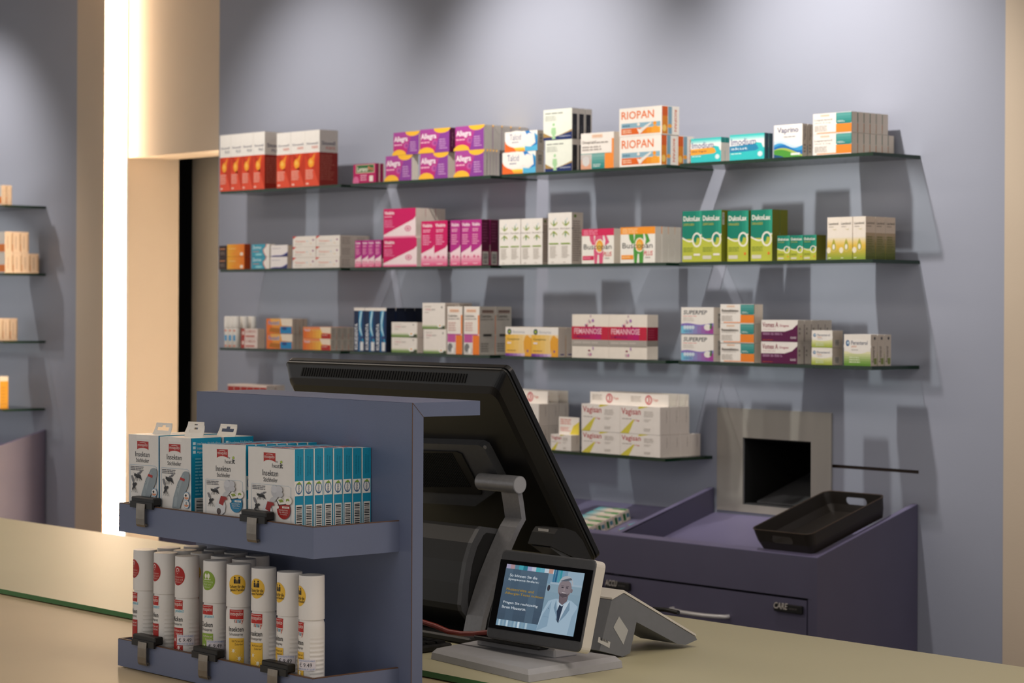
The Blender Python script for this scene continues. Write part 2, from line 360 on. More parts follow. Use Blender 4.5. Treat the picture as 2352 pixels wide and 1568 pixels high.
# steel outlet
t = empty('outlet_frame', (-.494, 0, 1.18))
b = MB(); ox0, ox1, oz0, oz1 = -.702, -.288, 1.036, 1.322
for x0, x1, z0, z1 in ((ox0, hx0, oz0, oz1), (hx1, ox1, oz0, oz1), (hx0, hx1, oz0, hz0), (hx0, hx1, hz1, oz1)): b.box(x0+.494, x1+.494, -.192, -.1885, z0-1.18, z1-1.18, STEEL)
b2 = MB()
for x0, x1, z0, z1 in ((ox0, hx0, oz0, oz1), (hx1, ox1, oz0, oz1), (hx0, hx1, oz0, hz0), (hx0, hx1, hz1, oz1)): b2.box(x0+.494, x1+.494, -.006, -.0005, z0-1.18, z1-1.18, STEEL)
b2.build('front_plate', t)
b = MB(); a, c, d, e = hx0+.494+.001, hx1+.494-.001, hz0-1.18+.001, hz1-1.18-.001
b.box(a, a+.003, 0, .5, d, e, VOID); b.box(c-.003, c, 0, .5, d, e, VOID); b.box(a, c, 0, .5, e-.003, e, VOID); b.box(a, c, .5, .505, d, e, VOID); b.box(a, c, 0, .5, d, d+.003, GRYD)
b.build('duct', t)
b = MB(); b.prism([(a+.03, .02, d+.004), (a+.03, .4, d+.12), (a+.03, .4, d+.125), (a+.03, .02, d+.009)], (c-a-.06, 0, 0), GRYD); b.build('slide', t)
tag(t, 'brushed steel wall frame around a dark square outlet opening', 'outlet')
# dark plastic tray lying on the cabinet rim
nS = Vector((0, -SL, 1)).normalized(); eY = Vector((0, 1, SL)).normalized()
O = Vector((-.199, -.378, .9925)); wT, lT, hT = .172, .285, .056
t = empty('plastic_tray', O)
def tp(x, y, z): return Vector((x, 0, 0))+eY*y+nS*z
def rr(x0, x1, y0, y1, r, z, n=5):
    P = []
    for cx, cy, a0 in ((x1-r, y0+r, -90), (x1-r, y1-r, 0), (x0+r, y1-r, 90), (x0+r, y0+r, 180)):
        for i in range(n+1):
            a = math.radians(a0+90*i/n); P.append(tp(cx+r*math.cos(a), cy+r*math.sin(a), z))
    return P
b = MB(); N_ = 24
rings = [rr(0, wT, 0, lT, .012, .0012), rr(-.010, wT+.006, -.008, lT+.006, .018, .024), rr(-.014, wT+.008, -.011, lT+.008, .02, .044), rr(-.016, wT+.010, -.012, lT+.009, .02, hT)]
inn = [rr(-.0125, wT+.0065, -.0085, lT+.0055, .018, hT), rr(-.0105, wT+.0045, -.0075, lT+.0045, .018, .044), rr(-.007, wT+.003, -.005, lT+.003, .016, .024), rr(.003, wT-.003, .003, lT-.003, .010, .005)]
allr = rings+inn; n = len(rings[0]); fs = []
fi = [i for i in range(n)]
# hand holes: leave out the middle of the short sides between z .020 and .036
front_i = n-1; back_i = 11
def holes(j, i): return False
vs = [p for r in allr for p in r]
for j in range(len(allr)-1):
    for i in range(n): 
        if (j in (1, 5)) and i in (front_i, back_i): continue
        fs.append((j*n+i, j*n+(i+1) % n, (j+1)*n+(i+1) % n, (j+1)*n+i))
b.raw(vs, fs, DTRAY, False); b.poly(rings[0][::-1], DTRAY); b.poly(inn[-1], DTRAY)
def holewall(ro0, ro1, ri0, ri1, i):   # wall pieces left and right of the rounded hand hole and its lining
    A, B, C_, D_ = ro0[i], ro0[(i+1) % n], ro1[(i+1) % n], ro1[i]; E, Fv, G, H = ri0[i], ri0[(i+1) % n], ri1[(i+1) % n], ri1[i]
    def q(u, v, o): 
        p0 = A.lerp(B, u); p1 = D_.lerp(C_, u); q0 = E.lerp(Fv, u); q1 = H.lerp(G, u); return (p0.lerp(p1, v)).lerp(q0.lerp(q1, v), o)
    u0, u1 = .27, .73; m_ = 7
    el = [(u0+.06-.06*math.cos(math.radians(a)), .5+.5*math.sin(math.radians(a))) for a in range(-90, 91, 30)]
    er = [(u1-.06+.06*math.cos(math.radians(a)), .5+.5*math.sin(math.radians(a))) for a in range(-90, 91, 30)]
    for o in (0, 1):
        b.poly([q(0, 0, o)]+[q(u, v, o) for u, v in el]+[q(0, 1, o)], DTRAY); b.poly([q(1, 0, o)]+[q(u, v, o) for u, v in er]+[q(1, 1, o)], DTRAY)
    for L_ in (el, er):
        for k in range(len(L_)-1): b.poly([q(*L_[k], 0), q(*L_[k+1], 0), q(*L_[k+1], 1), q(*L_[k], 1)], DTRAY)
    b.poly([q(el[0][0], 0, 0), q(er[0][0], 0, 0), q(er[0][0], 0, 1), q(el[0][0], 0, 1)], DTRAY); b.poly([q(el[0][0], 1, 0), q(er[0][0], 1, 0), q(er[0][0], 1, 1), q(el[0][0], 1, 1)], DTRAY)
for i in (front_i, back_i): holewall(rings[1], rings[2], inn[2], inn[1], i)
b.build('tray_body', t)
b = MB(); b.tube(rings[-1]+[rings[-1][0]], .0012, mat('brown_rim', '#4a3a2c', .4, noise=.05), 6); b.build('rim', t)
tag(t, 'dark brown plastic tray with hand holes leaning on the cabinet rim', 'tray')
# ------------------------------------------------------------------ counter
b = MB(); b.box(-6, 3.05, -2.44, -1.70, 1.031, 1.040, CTR, mats=[CTR, CTR, CEDGE, CEDGE, CTR, CTR]); g = b.build('glass_top')
b = MB(); b.box(-6, 3.05, -3.02, -1.702, .985, 1.0288, CTRL); b.box(-6, 3.0, -2.95, -1.75, .0, .985, LAM); c2 = b.build('counter_body')
t = empty('sales_counter', (0, 0, 0)); g.parent = t; c2.parent = t
tag(t, 'long sand coloured sales counter with a back painted glass top', 'counter')
# ------------------------------------------------------------------ display stand on the counter
XP0, XP1, YF, YP = .545, 1.101, -2.740, -2.584
t = empty('display_stand', (XP0, YP, 1.030)); 
def sb(name, fn):
    b = MB(); fn(b); o = b.build(name, t); o.location = (-XP0, -YP, -1.030); return o
sb('back_panel', lambda b: b.prism([(XP0, YP, 1.030), (XP0, YP+.021, 1.030), (XP0, YP+.021, 1.439), (XP0, YP, 1.460)], (XP1-XP0, 0, 0), LAMB))
sb('top_board', lambda b: b.prism([(XP0, YP+.0006, 1.4604), (XP0, YP+.0215, 1.4396), (XP0, YP+.130, 1.4390), (XP0, YP+.130, 1.4604)], (XP1-XP0, 0, 0), LAMB))
sb('edge_line', lambda b: (b.box(XP1-.0005, XP1+.0003, YP-.0002, YP+.0008, 1.03, 1.4604, CORE), b.prism([(XP1, YP, 1.4604), (XP1, YP+.0008, 1.4604), (XP1, YP+.0215, 1.4392), (XP1, YP+.0205, 1.4392)], (.0003, 0, 0), CORE)))
XT0, XT1 = .560, 1.072
def tray(z0, h):
    def f(b):
        T = .0055
        b.box(XT0, XT1, YF, YP, z0, z0+.006, LAMB)
        for a in ((XT0, XT1, YF, YF+T), (XT0, XT0+T, YF+T, YP), (XT1-T, XT1, YF+T, YP)):
            b.box(*a, z0+.006, z0+h-.0012, LAMB); b.box(a[0]+.0004, a[1]-.0004, a[2]+.0004, a[3], z0+h-.0012, z0+h, CORE)
        b.box(XT0, XT1, YF-.0001, YF+.0001, z0, z0+h-.0012, LAMB); b.box(XT1, XT1+.0002, YF, YP, z0, z0+h-.0012, LAMB)
    return f
sb('upper_tray', tray(1.2425, .0455)); sb('lower_tray', tray(1.0305, .0430))
tag(t, 'slate blue counter display stand with two shallow trays', 'stand')
def clip(px, ztop, lab):
    x = on(px, 1200 if ztop > 1.2 else 1500, 1, YF)[0]
    t = empty('price_clip', (x, YF, ztop)); b = MB(); b.box(-.033, .030, -.004, .012, .0008, .013, BLKM, bev=.0015); b.box(-.033, .030, -.006, -.0025, -.004, .006, BLKM); b.build('holder_bar', t)
    b = MB(); P = [(-.0075, .0035), (-.0082, -.006), (-.0085, -.020), (-.0080, -.029), (-.0060, -.0325), (-.0030, -.0315), (-.0015, -.028)]
    Q = [(y+.0012, z) for y, z in P[:-2]]+[(-.0045, -.0300), (-.0028, -.028)]
    for i in range(len(P)-1):
        b.prism([(-.012, *P[i]), (-.012, *P[i+1]), (-.012, *Q[i+1]), (-.012, *Q[i])], (.024, 0, 0), mat('worn_steel', '#8c857c', .35, metal=.85, noise=.2, nscale=60))
    b.build('spring_tongue', t); tag(t, lab, 'clip', None)
clip(332, 1.288, 'metal price clip on the upper tray in front of the leftmost box')
clip(588, 1.288, 'metal price clip on the upper tray, right of its middle')
clip(336, 1.0735, 'metal price clip on the lower tray at its left end')
clip(476, 1.0735, 'metal price clip on the lower tray, middle one of three')
clip(636, 1.0735, 'metal price clip on the lower tray, rightmost of three')
# --- printed designs of the stand goods
WHT = '#e9e4de'; TEAL = '#1588a8'; RED = '#b3261f'; DK = '#33343a'
def logo(u0, v0, u1, v1):
    return [('p', [(u0, v1), (u0, v0)]+arc((u0+u1)/2, v0-.004, (u1-u0)/2, (v1-v0)*.26, 180, 0, 8)[1:-1]+[(u1, v0), (u1, v1)], RED),
            ('t', 'mosquito', u0+(u1-u0)*.06, v0+(v1-v0)*.30, u1-(u1-u0)*.08, v0+(v1-v0)*.76, '#eadfd8'),
            ('p', arc((u0+u1)/2, v1-(v1-v0)*.24, (u1-u0)*.3, (v1-v0)*.12, 160, 20, 6)+arc((u0+u1)/2, v1-(v1-v0)*.26, (u1-u0)*.3, (v1-v0)*.09, 20, 160, 6), '#eadfd8')]
def wasp(u, v, s, a=1.0):
    c = '#1e1e22'; R = [('c', u, v, .05*s, .022*s*a, c), ('c', u-.055*s, v+.01*s*a, .026*s, .016*s*a, c), ('p', [(u+.02*s, v-.01*s*a), (u+.12*s, v-.055*s*a), (u+.075*s, v+.018*s*a), (u+.03*s, v+.02*s*a)], c),
         ('p', [(u, v+.015*s*a), (u+.07*s, v+.06*s*a), (u+.13*s, v+.065*s*a), (u+.08*s, v+.03*s*a)], '#6d6d72'), ('p', [(u-.01*s, v+.015*s*a), (u+.02*s, v+.045*s*a), (u+.06*s, v+.03*s*a)], '#6d6d72')]
    for dx, ex in ((-.04, -.07), (-.01, -.03), (.02, .0), (.04, .07)):
        R.append(('p', [(u+dx*s, v-.01*s*a), (u+(dx+.012)*s, v-.01*s*a), (u+(ex+.006)*s, v-.065*s*a), (u+ex*s, v-.065*s*a)], c))
    R.append(('p', [(u-.07*s, v+.02*s*a), (u-.062*s, v+.02*s*a), (u-.10*s, v+.05*s*a)], c)); return R
def fly(u, v, s, a=1.0):
    c = '#232327'; R = [('p', [(u, v+.01*s*a), (u-.05*s, v+.05*s*a), (u-.075*s, v+.11*s*a), (u-.045*s, v+.12*s*a), (u-.01*s, v+.07*s*a)], '#7f7f84'), ('c', u, v, .035*s, .022*s*a, c), ('c', u+.045*s, v+.012*s*a, .02*s, .016*s*a, c),
         ('p', [(u-.01*s, v), (u-.05*s, v-.06*s*a), (u-.035*s, v-.075*s*a), (u+.015*s, v-.02*s*a)], c)]
    for ex in (-.06, .0, .05, .09): R.append(('p', [(u+.0*s, v-.01*s*a), (u+.012*s, v-.01*s*a), (u+(ex+.006)*s, v-.10*s*a), (u+ex*s, v-.10*s*a)], c))
    return R
def frame(u0, v0, u1, v1, t, c, asp):
    return [('r', u0, v0, u0+t, v1-.01, c), ('r', u1-t, v0, u1, v1-.02, c), ('r', u0+.01, v1-t*asp, u1-.05, v1, c), ('p', [(u1-.05, v1), (u1-.05, v1-t*asp), (u1-t, v1-.03), (u1, v1-.03)], c)]
PA = dict(base=WHT, side=TEAL, top='#e4ddd2', F=[('r', .985, 0, 1, 1, '#3f86b4'), ('r', .27, .955, .70, 1, '#f0ebe4')]+logo(.29, .84, .66, .93)+[('t', 'Insekten', .23, .765, .70, .82, DK), ('t', 'Stichheiler', .25, .705, .68, .75, DK)]
      + frame(.05, .05, .93, .675, .006, '#5f9cc4', .6)+[('l', .08, .575, .62, .655, 3, '#6b6b70')]+wasp(.30, .49, 1.3, 1.05)+fly(.20, .34, 1.3, 1.0)
      + [('p', [(.42, .03), (.46, .20), (.60, .45), (.74, .59)]+arc(.85, .585, .11, .055, 150, 0, 8)+[(.96, .52), (.92, .40), (.80, .25), (.70, .10), (.66, .03)], '#8f9aa0'),
         ('p', [(.47, .05), (.50, .20), (.63, .43), (.76, .57), (.80, .58), (.70, .40), (.60, .22), (.56, .05)], '#9ea9ae'), ('c', .60, .385, .03, .02, '#6f7b82'), ('c', .60, .385, .022, .014, '#a5b0b5'), ('c', .55, .26, .045, .045, '#97a2a8'),
         ('p', [(.67, .50), (.81, .475), (.83, .515), (.69, .54)], RED), ('c', .88, .235, .09, .06, '#5f9cc4'), ('c', .88, .235, .082, .054, WHT), ('p', arc(.88, .22, .07, .035, 180, 360, 8), '#d9906a'), ('c', .86, .25, .03, .016, '#2b2b2f'),
         ('c', .88, .11, .09, .06, '#5f9cc4'), ('c', .88, .11, .082, .054, WHT), ('p', arc(.88, .10, .07, .035, 180, 360, 8), '#d9906a'), ('p', [(.86, .10), (.90, .10), (.91, .15), (.86, .15)], '#8f9aa0')],
      S=[('r', .0, .0, .018, 1, '#0f6f8c')]+[('r', .05, .93-.045*i, .14, .96-.045*i, '#b9cdd4') for i in range(3)]+[('t', 'Insekten-Stichheiler', .18, .925, .95, .957, '#b9cdd4', .5), ('t', 'Insect bite healer', .18, .88, .90, .912, '#b9cdd4', .5), ('t', 'Appareil traitant', .18, .835, .86, .867, '#b9cdd4', .5)]
      + [('l', .12, .40, .92, .80, 12, '#63a9bd'), ('b', .10, .18, .55, .38)],
      T=[('l', .3, .2, .7, .35, 2, '#c08a78')])
def heat(c2, word, l1, l2):
    return dict(base=WHT, side=TEAL, top='#5c9cc0', F=logo(.34, .855, .60, .95)+[('t', 'by', .61, .85, .655, .875, DK), ('t', 'heat', .53, .80, .69, .845, DK), ('t', 'it', .70, .80, .76, .855, '#16181c', 2), ('c', .73, .865, .025, .014, '#a9bf4a'),
      ('t', 'Insekten', .32, .715, .66, .775, DK), ('t', 'Stichheiler', .34, .655, .65, .70, DK)]+frame(.07, .06, .94, .625, .004, '#6f9fc0', .7)+[('l', .10, .53, .46, .605, 3, '#6b6b70')]
      + wasp(.28, .44, 1.0, 1.05)+fly(.20, .28, 1.05, 1.0)
      + [('c', .80, .25, .145, .125, c2), ('p', [(.34, .10), (.32, .18), (.36, .28), (.44, .36), (.50, .33), (.56, .20), (.54, .10), (.46, .04), (.38, .05)], '#dcdcdc'), ('p', [(.40, .235), (.45, .36), (.58, .345), (.59, .30), (.54, .30), (.50, .20)], '#9e211c'),
         ('c', .40, .105, .05, .045, '#5a4f4e'), ('p', [(.48, .36), (.53, .42), (.62, .46), (.68, .44), (.60, .36)], '#c4c4c6'), ('c', .63, .52, .10, .075, '#bfbfc3'), ('c', .70, .56, .08, .05, '#c9c9cd'), ('c', .60, .565, .07, .05, '#cfcfd3'), ('c', .72, .49, .07, .04, '#c4c4c8'),
         ('p', [(.64, .385), (.70, .31), (.86, .335), (.83, .40), (.74, .42)], '#1b1b1e'), ('p', [(.66, .39), (.71, .325), (.84, .345), (.80, .42), (.72, .44)], '#e6e3dc'), ('p', [(.69, .40), (.73, .36), (.81, .375), (.78, .415)], '#8b9a3c'), ('c', .90, .40, .085, .055, '#ece7df'), ('p', [(.86, .38), (.86, .42), (.91, .435), (.94, .40), (.91, .39), (.90, .405)], '#8aa03c'),
         ('r', .78, .275, .93, .305, '#ece7df'), ('t', word, .80, .281, .91, .300, c2, 1), ('t', l1, .71, .235, .90, .258, '#e8ded4'), ('t', l2, .72, .20, .90, .223, '#e8ded4'), ('t', 'Smartphone', .74, .165, .88, .188, '#e8ded4'), ('c', .685, .285, .028, .022, '#ece7df')],
      S=[('r', 0, 0, .07, 1, WHT), ('tv', 'mosquito', .30, .73, .55, .93, '#0f6d88', 1), ('tv', 'Stichheiler', .62, .74, .78, .92, '#0f6d88'), ('r', .08, .53, .92, .68, '#e4e1da'), ('c', .5, .605, .36, .060, '#4a6f96'), ('c', .5, .605, .28, .046, '#e4e1da'), ('tv', 'GEWINNER', .38, .55, .60, .665, '#23456f', 1), ('p', [(.2, .65), (.55, .675), (.8, .645)], '#7fa03c'), ('b', .15, .20, .88, .44)],
      T=[('p', [(.12, .15), (.18, .15), (.28, .8), (.2, .8)], '#2a2a2a'), ('p', [(.15, .15), (.19, .15), (.27, .7), (.23, .7)], '#d8a02c'), ('t', 'MADE IN', .26, .50, .42, .80, '#1c3e55', 1), ('t', 'GERMANY', .26, .14, .42, .42, '#1c3e55', 1), ('p', [(.46, .1), (.72, .1), (.74, .85), (.48, .85)], RED), ('t', word, .50, .28, .70, .70, '#efdcd2', 1), ('p', [(.80, .0), (1, 0), (1, .45), (.86, .45)], '#e4ddd2')])
PB = heat('#1e7fa8', 'USB-C', 'Steckschutz für', 'Android + iPhone'); PC = heat('#a8241e', 'LIGHTNING', 'Steckschutz', 'für iPhone')
for q in (PA, PB, PC): q['F'] = squash(q['F'], .68 if q is PA else .63, .64)
YB = -2.7255; ZT = 1.2488
def hang_tab(w, d):
    b = MB(); u0, u1 = w*.30, w*.88; h = .018; y0, y1 = d*.50, d*.50
    def P(u, v, o=0): return (u0+(u1-u0)*u, y0+.006*math.sin(v*1.5)+o, v*h)
    N = 6; xs = [0, .14, .22, .42, .5, .58, .78, .86, 1.0]
    def ol(v, sgn):  # outer edge
        return .06*v if sgn < 0 else 1-.06*v
    rows = [(0, .34), (.34, .62), (.62, .80), (.80, 1.0)]
    for a, c in rows:
        for o in (0, .0006):
            L0, L1, R0_, R1 = ol(a, -1), ol(c, -1), ol(a, 1), ol(c, 1)
            if a in (0, .80): b.poly([P(L0, a, o), P(R0_, a, o), P(R1, c, o), P(L1, c, o)], ink('#ece6dd'))
            else:
                g0, g1 = (.18, .82) if a == .34 else (.40, .60)
                b.poly([P(L0, a, o), P(g0, a, o), P(g0+(0 if a == .34 else .02), c, o), P(L1, c, o)], ink('#ece6dd')); b.poly([P(g1, a, o), P(R0_, a, o), P(R1, c, o), P(g1, c, o)], ink('#ece6dd'))
    return b.mesh('hang_tab')
mcache = {}
def good(P, key, w, d, h, x, y, z, rot, lab, group, tab=False):
    k = (key, round(w, 3), round(d, 3), round(h, 3))
    if k not in mcache: mcache[k] = boxmesh(w, d, h, P, 'insect_sting_healer_box')
    o = obj('insect_sting_healer_box', mcache[k], None, (x, y, z), rot); tag(o, lab, 'box', group)
    if tab:
        if ('t', k) not in mcache: mcache[('t', k)] = hang_tab(w, d)
        obj('hang_tab', mcache[('t', k)], o, (0, 0, h))
    return o
hA = 1.397-ZT; wA = .0875
for i, (x, y, ln) in enumerate(((.5625, YB, 'leftmost in front'), (.6525, YB, 'second in front'), (.5665, YB+.0575, 'leftmost, behind the first'), (.6570, YB+.0575, 'second, behind another'))):
    lt = ['white box with hang tab and hand-held stick picture, leftmost in the upper tray', 'white box with hang tab, stick picture and wide teal side, second from left in front', 'white box with hang tab standing behind the leftmost box in the upper tray', 'white box with hang tab, teal side peeking out behind the second box'][i]
    good(PA, 'A', wA, .0545, hA-.001, x+.004, y, ZT, (0, math.radians(-.8), 0), lt, 'tall hang tab boxes at the left of the upper tray', True)
hB = 1.3905-ZT; rw = ['front', 'second', 'third', 'fourth', 'fifth', 'sixth', 'seventh', 'rearmost']
for i in range(7): good(PB, 'B', .112, .0172, hB, .7755+.0007*i, YB+.0002+.0186*i, ZT, (0, math.radians(-1.6), 0), f'flat white box with blue round badge, {rw[i] if i < 6 else "rearmost"} of its row', 'flat boxes with blue badge in the upper tray')
for i in range(8): good(PC, 'C', .1135, .0168, hB+.002-.0004*i, .8935+random.uniform(-.0006, .0006), YB+.0183*i*.965, ZT, (0, math.radians(-.5), 0), f'flat teal sided box in the red badge row of the upper tray, {rw[i]}', 'flat boxes with red badge in the upper tray')
# --- spray bottles
RB = .0190
def spray(kind):
    b = MB(); H = .177; hc = .118
    prof = [(RB*.92, 0), (RB, .003)]; z = .010
    prof += [(RB, z), (RB, .100), (RB*.985, .108), (RB*.90, .1125), (RB*.90, hc)]
    b.lathe(prof, mat('white_bottle_plastic', '#dedad5', .38, noise=.02), n=36, cap1=False)
    # grip ribs on the side that turns away from the label
    for k in range(13):
        zz = .014+.0062*k; rib = []
        for a in range(25, 96, 10): 
            A = math.radians(a); rib.append(A)
        hi = .0006*math.sin(math.pi*(k+.7)/14)
        for s0 in (1,):
            rings = [[((RB+e)*math.cos(A), (RB+e)*math.sin(A), zz+q) for A in [math.radians(-30+6*i) for i in range(13)]] for e, q in ((0, -.0022), (hi, -.0006), (hi, .0006), (0, .0022))]
            b.loops(rings, mat('white_bottle_plastic', '#dedad5', .38), close=False, cap0=False, cap1=False)
    body = b.mesh('body')
    c = MB(); c.lathe([(RB*.985, hc-.004), (RB*.99, hc-.003), (RB*.97, H-.0022), (RB*.965, H-.0008), (RB*.945, H)], mat('white_cap_plastic', '#e2dedA', .42, noise=.02), n=36)
    mainc, second, l1, l2 = dict(red=('#a81f1a', 'protect', 'Mücken', 'Schutzspray'), green=('#87a53a', 'protect', 'Zecken', 'Schutzspray'), yellow=('#e3b53a', 'family', 'Insekten', 'Schutzspray'))[kind]
    W_, H_ = RB*1.75, .177; Y_ = lambda y: y
    def mp(x, z, o):
        A = -math.pi/2+(x-W_/2)/RB*1.0; r = (RB if z < hc-.004 else RB*.985)+o+.00012; return (r*math.cos(A), r*math.sin(A), z)
    dark = '#3a2a12' if kind == 'yellow' else '#ecd9d2'
    ci = [('c', .5, .835, .40, .083, mainc)]
    if kind == 'yellow':
        for ux, s in ((.40, 1), (.60, 1), (.50, .6)):
            ci += [('c', ux, .835+.058*s, .035*s, .009, '#16161a'), ('r', ux-.05*s, .845, ux+.05*s, .835+.047*s, '#16161a')]
        ci += [('t', 'Schutz für die', .18, .805, .84, .832, '#2c2410', .6), ('t', 'ganze Familie!', .17, .775, .85, .802, '#2c2410', .6)]
    elif kind == 'green':
        ci += [('c', .42, .875, .07, .02, '#ece8da'), ('c', .58, .875, .07, .022, '#ece8da'), ('r', .405, .845, .435, .87, '#ece8da'), ('r', .565, .845, .595, .87, '#ece8da'), ('r', .3, .842, .7, .846, '#ece8da'), ('t', 'Zuverlässig', .22, .815, .80, .833, '#cfdcab'), ('t', 'Wald und', .28, .795, .72, .813, '#cfdcab'), ('t', 'Wiesen!', .33, .772, .68, .79, '#cfdcab')]
    else:
        ci += [('p', [(.40, .895), (.50, .905), (.60, .895), (.60, .87), (.50, .852), (.40, .87)], '#f0e3dc'), ('p', [(.43, .890), (.50, .897), (.57, .890), (.57, .872), (.50, .858), (.43, .872)], mainc), ('p', [(.45, .88), (.49, .868), (.56, .889), (.49, .873)], '#f0e3dc'), ('t', 'Dein Begleiter', .18, .815, .82, .833, '#dba79c'), ('t', 'zu Hause und', .22, .795, .80, .813, '#dba79c'), ('t', 'auf Reisen!', .28, .775, .74, .792, '#dba79c')]
    emit(c, ci, mp, W_, H_, curved=.003)
    cap = c.mesh('cap')
    l = MB(); sc = [('tu', '', 0, 0, 0, 0, '')][:0]
    ops = [('r', .14, .545, .80, .625, RED), ('t', 'mosquito', .18, .565, .77, .606, '#eadfd8'), ('r', .20, .612, .74, .615, '#eadfd8')]
    if kind == 'yellow':
        for ch, a, c_, col in (('f', .38, .43, '#444'), ('a', .44, .51, '#c0503a'), ('m', .52, .60, '#4aa3c4'), ('i', .61, .63, '#444'), ('l', .65, .67, '#2f6e9c'), ('y', .69, .80, '#c0503a')): ops.append(('t', ch, a, .515 if ch != 'y' else .503, c_, .541, {'#444': '#44464a'}.get(col, col), .6))
    else: ops.append(('t', 'protect', .34, .510, .86, .542, '#4fb3cf', .6, .3))
    ops += [('t', l1, .12, .440, .80, .482, '#1f2024', .6), ('t', l2, .14, .400, .78, .430, '#1f2024'), ('r', .13, .04, .82, .385, mainc), ('t', 'Hält Mücken und', .28, .352, .78, .370, dark), ('t', 'Zecken fern!', .42, .326, .78, .344, dark)]
    wc = '#f1ead0' if kind != 'red' else '#eed8d2'
    for (u, v, s) in ((.36, .28, 1), (.62, .215, 1.2)):
        ops += [('c', u, v, .05*s, .014*s, wc)]+[('p', [(u, v-.002), (u+.16*s*math.cos(a), v+.045*s*math.sin(a)), (u, v+.002)], wc) for a in (.3, .9, 1.9, 2.6, 3.5, 4.2, 5.1, 5.8)]
    if kind != 'green': ops += [('c', .20, .065, .14, .030, '#a02a22'), ('c', .20, .065, .12, .026, '#e6e0d6'), ('c', .20, .075, .03, .008, '#a02a22'), ('r', .17, .045, .23, .07, '#a02a22')]
    emit(l, ops, mp, W_, H_, curved=.003); label = l.mesh('front_label')
    return body, cap, label
SPM = {k: spray(k) for k in ('red', 'green', 'yellow')}
s = MB(); W_, H_ = .027, .016
def mps(x, z, o): 
    A = -math.pi/2+.25+x/RB; return ((RB+.003+o)*math.cos(A), (RB+.003+o)*math.sin(A), .024+z)
def mps(x, z, o):
    A = -math.pi/2+.05+x/RB; return ((RB+.0014+o)*math.cos(A), (RB+.0014+o)*math.sin(A), .042+z)
emit(s, [('r', 0, 0, 1, 1, '#d9d2d6'), ('t', 'STADTAPOTHEKE', .05, .80, .95, .93, '#5b86b8'), ('t', '€ 9.49', .12, .32, .82, .70, '#33343a'), ('t', 'PZN 0123 31 22 07', .05, .08, .95, .2, '#5b86b8')], mps, W_, H_, curved=.003, eps=.0001)
STK = s.mesh('price_sticker')
zb = 1.0369
front = [(307, 'red', -58, 0, 'leftmost red badge spray bottle in the lower tray'), (353, 'red', -54, 0, 'second red badge spray bottle from the left in the lower tray'), (402, 'red', -40, 1, 'third red badge spray bottle, right beside the green badge bottle'), (466, 'green', -32, 1, 'spray bottle with the only green badge, fourth in the lower tray'),
         (519, 'yellow', 0, 0, 'yellow badge spray bottle facing forward, next to the green badge one'), (575, 'yellow', -28, 0, 'yellow badge spray bottle, second from left of the four yellow ones'), (634, 'yellow', -52, 1, 'yellow badge spray bottle, third of the four yellow ones, with price sticker'), (684, 'yellow', -60, 1, 'yellow badge spray bottle at the right end of the lower tray')]
def bottle(kind, x, y, rz, st, lab, group):
    t = empty('spray_bottle', (x, y, zb), (0, 0, rz)); me = SPM[kind]
    obj('body', me[0], t); obj('cap', me[1], t); obj('front_label', me[2], t)
    if st: obj('price_sticker', STK, t)
    tag(t, lab, 'spray bottle', group)
for px, kind, rz, st, lab in front:
    p = on(px, 1300, 1, -2.708); bottle(kind, max(p[0]+.0350, .5855), -2.7085+random.uniform(-.0004, .0004), math.radians(rz+46), st, lab, 'white spray bottles in the lower tray')
bk = 0
for r, (y, xs) in enumerate(((-2.664, (.5875, .634, .682, .738, .795)), (-2.621, (.598, .655, .712, .770)))):
    for x in xs:
        bk += 1; bottle(['red', 'red', 'green', 'yellow'][bk % 4], x, y, math.radians(10), 0, f'white spray bottle in the {["second","third"][r]} row of the lower tray, {["leftmost","second from left","third from left","fourth from left","fifth from left"][xs.index(x)]}', 'white spray bottles in the lower tray')
# ------------------------------------------------------------------ till screen seen from behind
YM = -2.165
TR = on(1172, 836, 1, YM); TL = on(663, 822, 1, YM); BR = on(1380, 1276, 0, TR[0])
Mw = TR[0]-TL[0]; dv = (BR-TR); Mh = dv.length; dv.normalize(); nv = Vector((0, dv[2], -dv[1])).normalized()
if nv[1] > 0: nv = -nv
t = empty('till_monitor', ((TL[0]+TR[0])/2, BR[1]-.06, 1.0405)); T0 = Vector(t.location)
def mm(a, bb, c): return TL+Vector((a, 0, 0))+dv*bb+nv*c-T0
def rrm(i, c, r, n=5, ib=None, it=None):
    P = []; it = i if it is None else it; ib = i if ib is None else ib
    for cx, cy, a0 in ((Mw-i-r, it+r, -90), (Mw-i-r, Mh-ib-r, 0), (i+r, Mh-ib-r, 90), (i+r, it+r, 180)):
        for k in range(n+1):
            a = math.radians(a0+90*k/n); P.append(mm(cx+r*math.cos(a), cy+r*math.sin(a), c))
    return P
b = MB(); b.loops([rrm(.002, -.004, .010), rrm(0, -.002, .012), rrm(0, .006, .012), rrm(.0025, .007, .012), rrm(.0025, .009, .012), rrm(0, .0095, .012), rrm(.0005, .012, .012)], BLK, smooth=False)
b.build('bezel', t)
b = MB(); b.loops([rrm(.002, .012, .010), rrm(.004, .015, .012, it=.004), rrm(.016, .031, .014, it=.022), rrm(.024, .036, .016, it=.034)], BLK, smooth=False); b.build('rear_shell', t)
b = MB(); P = [rrm(0, -.0045, .01)]; b.poly(rrm(.012, -.0042, .005), GLOSS); b.build('screen_glass', t)
b = MB()
for i in range(64):
    a = .060+(Mw-.16)*i/63; q = .004
    b.prism([mm(a, .0070, .0180), mm(a+q, .0070, .0180), mm(a+q-.003, .0185, .0283), mm(a-.003, .0185, .0283)], tuple(nv*.0012), VOID)
b.build('vent_slots', t)
